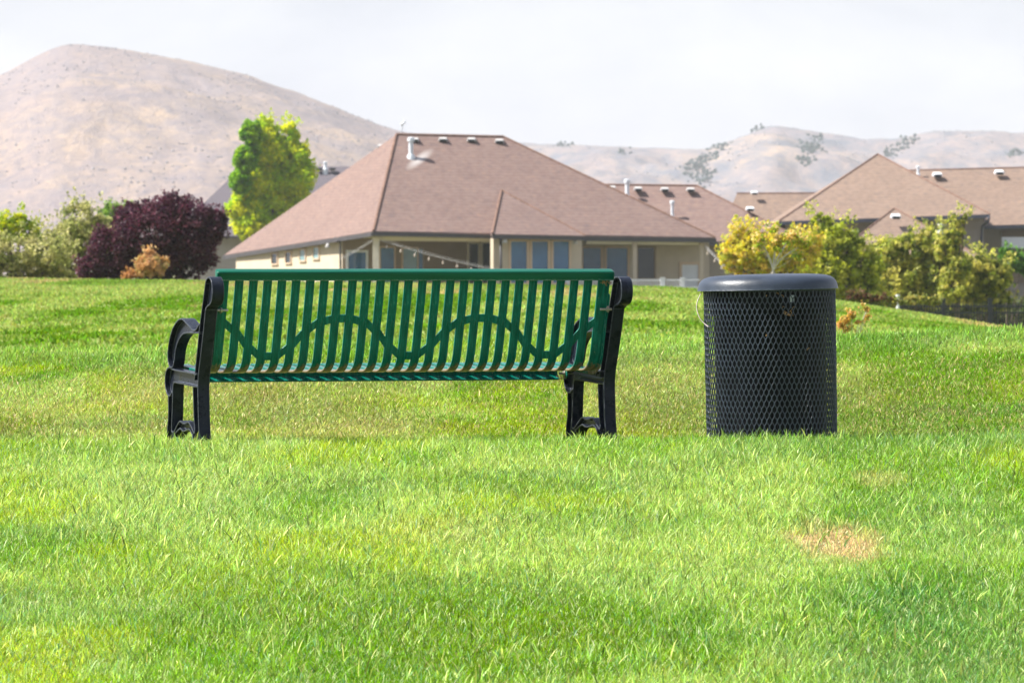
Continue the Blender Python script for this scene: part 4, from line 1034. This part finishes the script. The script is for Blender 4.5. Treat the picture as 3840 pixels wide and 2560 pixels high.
# ---- two storey house at the right
hC=empty('tan_roofed_house',at(3400,1080,340)); tag(hC,'two-storey tan house with several hipped brown roofs and slate gutters at the right','house')
a0=at(2763,726,352);a1=at(3110,725,352);a2=at(3110,880,347);a3=at(2700,880,347)
roof_solid('left_wing_roof',[a3,a2,a1,a0,at(2763,880,358)],[(0,1,2,3),(4,0,3)],M['roofC'],hC)
b0=at(2919,830,335);b1=at(3712,803,334);b2=at(3291,579,343);b3=Vector((b1.x,352,b1.z));b4=Vector((b0.x,352,b0.z))
roof_solid('main_roof',[b0,b1,b3,b4,b2],[(0,1,4),(1,2,4),(2,3,4),(3,0,4)],M['roofC'],hC)
c0=at(3380,641,346);c1=at(4300,617,346);c2=at(4300,829,338);c3=at(3640,847,338)
roof_solid('right_wing_roof',[c3,c2,c1,c0,Vector((c1.x,354,c3.z)),Vector((c0.x,354,c3.z))],[(0,1,2,3),(3,2,4,5)],M['roofC'],hC)
d0=at(3354,781,333);d1=at(3060,1010,326);d2=at(3740,1000,326);d3=at(3660,1000,334);d4=at(3100,1010,334)
roof_solid('porch_roof',[d1,d2,d0,d3,d4],[(0,1,2),(1,3,2),(4,0,2)],M['roofC'],hC)
for pp in ([b0,b2],[b2,b1],[a0,a1],[c0,c1],[d1,d0],[d0,d2]): cap1(hC,pp,.07)
strip1(hC,'gutter','fasciaC',b0-Vector((0,.06,0)),b1+Vector((0,-.06,0)),.20,.12,.02); strip1(hC,'gutter','fasciaC',c3-Vector((0,.06,0)),c2-Vector((0,.06,0)),.20,.12,.02)
wall(hC,'wall',(at(2945,0,336.5).x,336.5),(at(3690,0,336).x,336),GZ-1,at(0,843,336).z,at(0,818,336).z,.3,M['stuccoC'])
wall(hC,'wall',(at(3690,0,340).x,340),(at(4280,0,340).x,340),GZ-1,at(0,855,340).z,at(0,843,340).z,.3,M['stuccoC'])
wall(hC,'wall',(at(2720,0,348).x,348.6),(at(2950,0,348).x,348.6),GZ-1,at(0,888,348).z,at(0,888,348).z,.3,M['stuccoC'])
mb=MB(); p=at(3709,815,333.7); mb.tube([p,at(3706,830,334.2),at(3684,846,335.7),at(3680,900,335.8),at(3680,1100,335.8)],.075,8); mb.build('downspout',M['fasciaC'],hC,smooth=True)
mb=MB(); a=at(3757,930,338.2);b=at(4260,889,338.2); mb.box(a.x,b.x,338.2,338.45,a.z,b.z); mb.build('balcony_wall',M['white'],hC)
mb=MB(); a=at(3757,888,339.9);b=at(4260,864,339.9); mb.box(a.x,b.x,339.9,340.0,a.z,b.z); mb.build('balcony_opening',M['stuccoIn'],hC)
mb=MB(); a=at(3757,1060,339.8);b=at(4200,936,339.8); mb.box(a.x,b.x,339.8,340.0,a.z,b.z); mb.build('patio_recess',M['stuccoIn'],hC)
turtle(hC,3359,810,330.5,40,'white'); turtle(hC,3515,654,344.6,38,'white'); turtle(hC,3747,645,344.6,38,'white'); turtle(hC,2829,722,351,28,'white')
flue(hC,3443,622,655,345,12); flue(hC,3526,838,870,327.5,16)
# ---- grey roofed house far behind on the left
hD=empty('grey_roofed_house',at(1050,1090,430)); tag(hD,'grey-roofed house mostly hidden behind the tall tree','house')
e0=at(905,627,438);e1=at(1400,624,438);e2=at(1600,900,428);e3=at(640,880,428)
roof_solid('roof',[e3,e2,e1,e0,Vector((e2.x,446,e2.z)),Vector((e3.x,446,e3.z))],[(0,1,2,3),(1,4,2),(4,5,3,2),(5,0,3)],M['roofD'],hD)
wall(hD,'wall',(at(660,0,429.5).x,429.5),(at(1560,0,429.5).x,429.5),GZ,at(0,890,429).z,at(0,900,429).z,.3,M['stuccoC'])
turtle(hD,1198,632,437,26,'fascia'); turtle(hD,1247,632,437,26,'fascia'); flue(hD,1220,606,634,437,14)
# ---- corner of another house low at the right edge is part of the two-storey house

# ------------------------------------------------------------------ hills
def hill(name, D, pts, foot, mat, seed, back=900, z0=-3, amp=1.0):
    P=np.array(pts,float); pxs=np.arange(P[0,0],P[-1,0]+1,12.0); py=np.interp(pxs,P[:,0],P[:,1])
    k=np.ones(7)/7; pp=np.pad(py,3,mode='edge'); py=np.convolve(pp,k,'valid')
    X=(pxs-1920)/F*D; top=EYE-(py-1000)/F*D
    rows=np.concatenate([np.linspace(0,1,70),1+np.linspace(.03,1,14)])
    V=[]
    for r in rows:
        if r<=1:
            y=np.full_like(X,D-foot*(1-r)); e=np.sin(r*math.pi/2)**.9*.55+.45*r
        else:
            y=np.full_like(X,D+back*(r-1)); e=(1-(r-1)**1.6)
        xx=X*(y/D)
        zz=z0+(top-z0)*e*1.0
        env=np.minimum(1,4*r*(1.02-r)) if r<=1 else 0
        zz=zz+amp*env*((13 if seed==3 else 24)*(fbm(xx*.012+seed,y*.006,seed,4)-.5)+2.4*(fbm(xx*.07,y*.04,seed+5,3)-.5))
        zz=zz+amp*1.3*(fbm(xx*.09,y*.05,seed+9,3)-.5)*(1 if r>.2 else 0)
        V.append(np.stack([xx,y,zz],1))
    nr=len(V);nc=len(X); V=np.concatenate(V); idx=np.arange(nr*nc).reshape(nr,nc)
    q=np.stack([idx[:-1,:-1],idx[:-1,1:],idx[1:,1:],idx[1:,:-1]],-1).reshape(-1,4)
    me=bpy.data.meshes.new(name); me.from_pydata(V.tolist(),[],q.tolist())
    o=link(name,me,mat,smooth=True); tag(o,kind='structure'); return V.reshape(nr,nc,3)
HA=[(-900,560),(-500,420),(-300,345),(0,288),(41,263),(88,236),(156,199),(224,172),(260,166),(354,171),(476,188),(612,212),(748,239),(850,263),(952,290),(1088,338),(1225,386),(1361,445),(1430,474),(1531,497),(1700,540),(1900,600),(2100,690),(2400,800),(2900,930)]
HB=[(900,640),(1200,560),(1500,528),(1941,536),(2106,541),(2312,555),(2510,562),(2642,569),(2690,560),(2766,526),(2832,494),(2881,468),(2931,474),(3013,487),(3096,499),(3220,524),(3302,532),(3368,532),(3426,522),(3508,503),(3632,499),(3715,492),(3840,501),(4000,470),(4400,480),(4900,600)]
VA=hill('near_hill',2300,HA,900,M['hillA'],3)
VB=hill('far_hill',3300,HB,1000,M['hillB'],13,amp=1.3)
# scrub on the hills: irregular low clumps
def scrub():
    mb_v=[];mb_f=[]; base=0
    ico=bmesh.new(); bmesh.ops.create_icosphere(ico,subdivisions=1,radius=1); iv=np.array([v.co[:] for v in ico.verts]); fi=np.array([[v.index for v in f.verts] for f in ico.faces]); ico.free()
    pts=[]
    for V,D,cnt in ((VA,2300,3600),(VB,3300,3000)):
        nr,nc,_=V.shape
        for _ in range(cnt):
            i=random.randint(6,69); j=random.randint(0,nc-1)
            px=V[i,j,0]/V[i,j,1]*F
            if abs(px)>2100: continue
            if fbm(np.array([px*.006]),np.array([i*.09]),4,3)[0]<.45: continue
            pts.append((V[i,j],random.uniform(.16,.42)*D/2300*1.5))
    nr,nc,_=VB.shape
    def find(px,py):
        j=int(np.clip((px-HB[0][0])/12,0,nc-1))
        col=VB[:70,j]; pr=1000-(col[:,2]-EYE)/col[:,1]*F
        return col[int(np.argmin(abs(pr-py)))]
    lines=[((2881,470),(2835,500),7,9),((2740,540),(2700,565),12,12),((2720,550),(2640,620),26,16),((2610,610),(2590,660),24,18),((3060,520),(3070,530),8,10),((3020,545),(3070,570),22,14),((3020,560),(3040,615),26,18),((2650,640),(2660,660),12,12),((3420,530),(3340,580),26,16),((3432,522),(3436,528),5,7),((2110,545),(2140,547),6,8),((2335,575),(2345,582),5,7),((3780,580),(3830,575),12,10),((2630,680),(2660,690),6,8)]
    dark=len(pts)
    for (a,b,n,w) in lines:
        for _ in range(n*4):
            t=random.random(); px=a[0]+(b[0]-a[0])*t+random.gauss(0,w*.6); py=a[1]+(b[1]-a[1])*t+random.gauss(0,w*.5)
            pts.append((find(px,py)+np.array([random.gauss(0,2),random.uniform(-7,7),random.gauss(0,1.2)]),random.uniform(.5,1.35)))
    for p,r in pts:
        k=iv*np.array([r*random.uniform(.8,1.2),r,r*random.uniform(.8,1.15)])*RNG.uniform(.65,1.3,(len(iv),1))+p
        mb_v.append(k); mb_f.append(fi+base); base+=len(iv)
    me=bpy.data.meshes.new('hill_scrub'); me.from_pydata(np.concatenate(mb_v).tolist(),[],np.concatenate(mb_f).tolist())
    me.materials.append(M['scrub']); me.materials.append(M['scrubdark'])
    mi=np.zeros(len(pts)*20,dtype=np.int32); mi[dark*20:]=1; me.polygons.foreach_set('material_index',mi)
    o=link('hill_scrub',me); tag(o,'sparse dark scrub dotted over the dry hills','scrub',kind='stuff')
scrub()

# ------------------------------------------------------------------ haze
mb=MB(); mb.box(-1600,1600,-12,4400,-5.5,165)
hz=mb.build('haze',None); tag(hz,'thin pale haze lying over the valley','haze',kind='stuff')
m=bpy.data.materials.new('haze'); m.use_nodes=True; nt=m.node_tree; nt.nodes.remove(nt.nodes['Principled BSDF'])
pv=N(nt,'ShaderNodeVolumePrincipled'); pv.inputs['Color'].default_value=(.90,.94,1,1); pv.inputs['Density'].default_value=.00011; pv.inputs['Anisotropy'].default_value=.0
nt.links.new(pv.outputs[0],nt.nodes['Material Output'].inputs['Volume']); hz.data.materials.append(m)
hz.visible_shadow=True

# ------------------------------------------------------------------ light, sky, camera
SUN=Vector((-.80,-.04,.93)).normalized()
el=math.asin(SUN.z); az=math.atan2(SUN.x,SUN.y)
ld=bpy.data.lights.new('sun','SUN'); ld.energy=5.0; ld.angle=math.radians(.6); ld.color=(1,.955,.88)
lo=bpy.data.objects.new('sun',ld); COL.objects.link(lo); lo.rotation_euler=SUN.to_track_quat('Z','Y').to_euler(); lo.location=(-20,10,40)
w=bpy.data.worlds.new('World'); SC.world=w; w.use_nodes=True; nt=w.node_tree
bg=nt.nodes['Background']
sky=N(nt,'ShaderNodeTexSky'); sky.sky_type='NISHITA'; sky.sun_disc=False; sky.sun_elevation=el; sky.sun_rotation=az; sky.dust_density=3; sky.altitude=1400
bg.inputs['Strength'].default_value=.10
tc=N(nt,'ShaderNodeTexCoord'); mp=N(nt,'ShaderNodeMapping'); mp.inputs['Scale'].default_value=(1,1,2.2); nt.links.new(tc.outputs['Generated'],mp.inputs[0])
f=noise(nt,14,6,.55,mp.outputs[0],.3); f2=noise(nt,2.2,4,.55,mp.outputs[0])
veil=ramp(nt,f,[(.36,(2.80,2.84,3.28)),(.62,(3.75,3.72,3.95))])
sz=N(nt,'ShaderNodeSeparateXYZ'); nt.links.new(tc.outputs['Generated'],sz.inputs[0])
k1=ramp(nt,sz.outputs[2],[(.02,1.0),(.55,.42),(1.0,.35)])
k2=N(nt,'ShaderNodeMath',operation='MULTIPLY'); nt.links.new(k1,k2.inputs[0]); nt.links.new(ramp(nt,f2,[(.3,.86),(.65,.98)]),k2.inputs[1])
c=mixc(nt,k2.outputs[0],sky.outputs[0],veil)
nt.links.new(c,bg.inputs['Color'])
cam=bpy.data.cameras.new('camera'); co=bpy.data.objects.new('camera',cam); COL.objects.link(co); SC.camera=co
co.location=(0,0,EYE); co.rotation_euler=(math.pi/2,0,0)
cam.sensor_width=36; cam.lens=F/3840*36; cam.shift_y=-(280)/3840
cam.clip_start=.5; cam.clip_end=9000
cam.dof.use_dof=True; cam.dof.focus_distance=26.0; cam.dof.aperture_fstop=14.0; cam.dof.aperture_blades=9
SC.view_settings.view_transform='Standard'; SC.view_settings.look='None'; SC.view_settings.exposure=1.13; SC.view_settings.gamma=1
SC.render.engine='CYCLES'
cy=SC.cycles; cy.use_denoising=True; cy.max_bounces=8; cy.diffuse_bounces=3; cy.glossy_bounces=3; cy.transmission_bounces=4; cy.volume_bounces=1; cy.transparent_max_bounces=8
cy.use_adaptive_sampling=True; cy.adaptive_threshold=.01
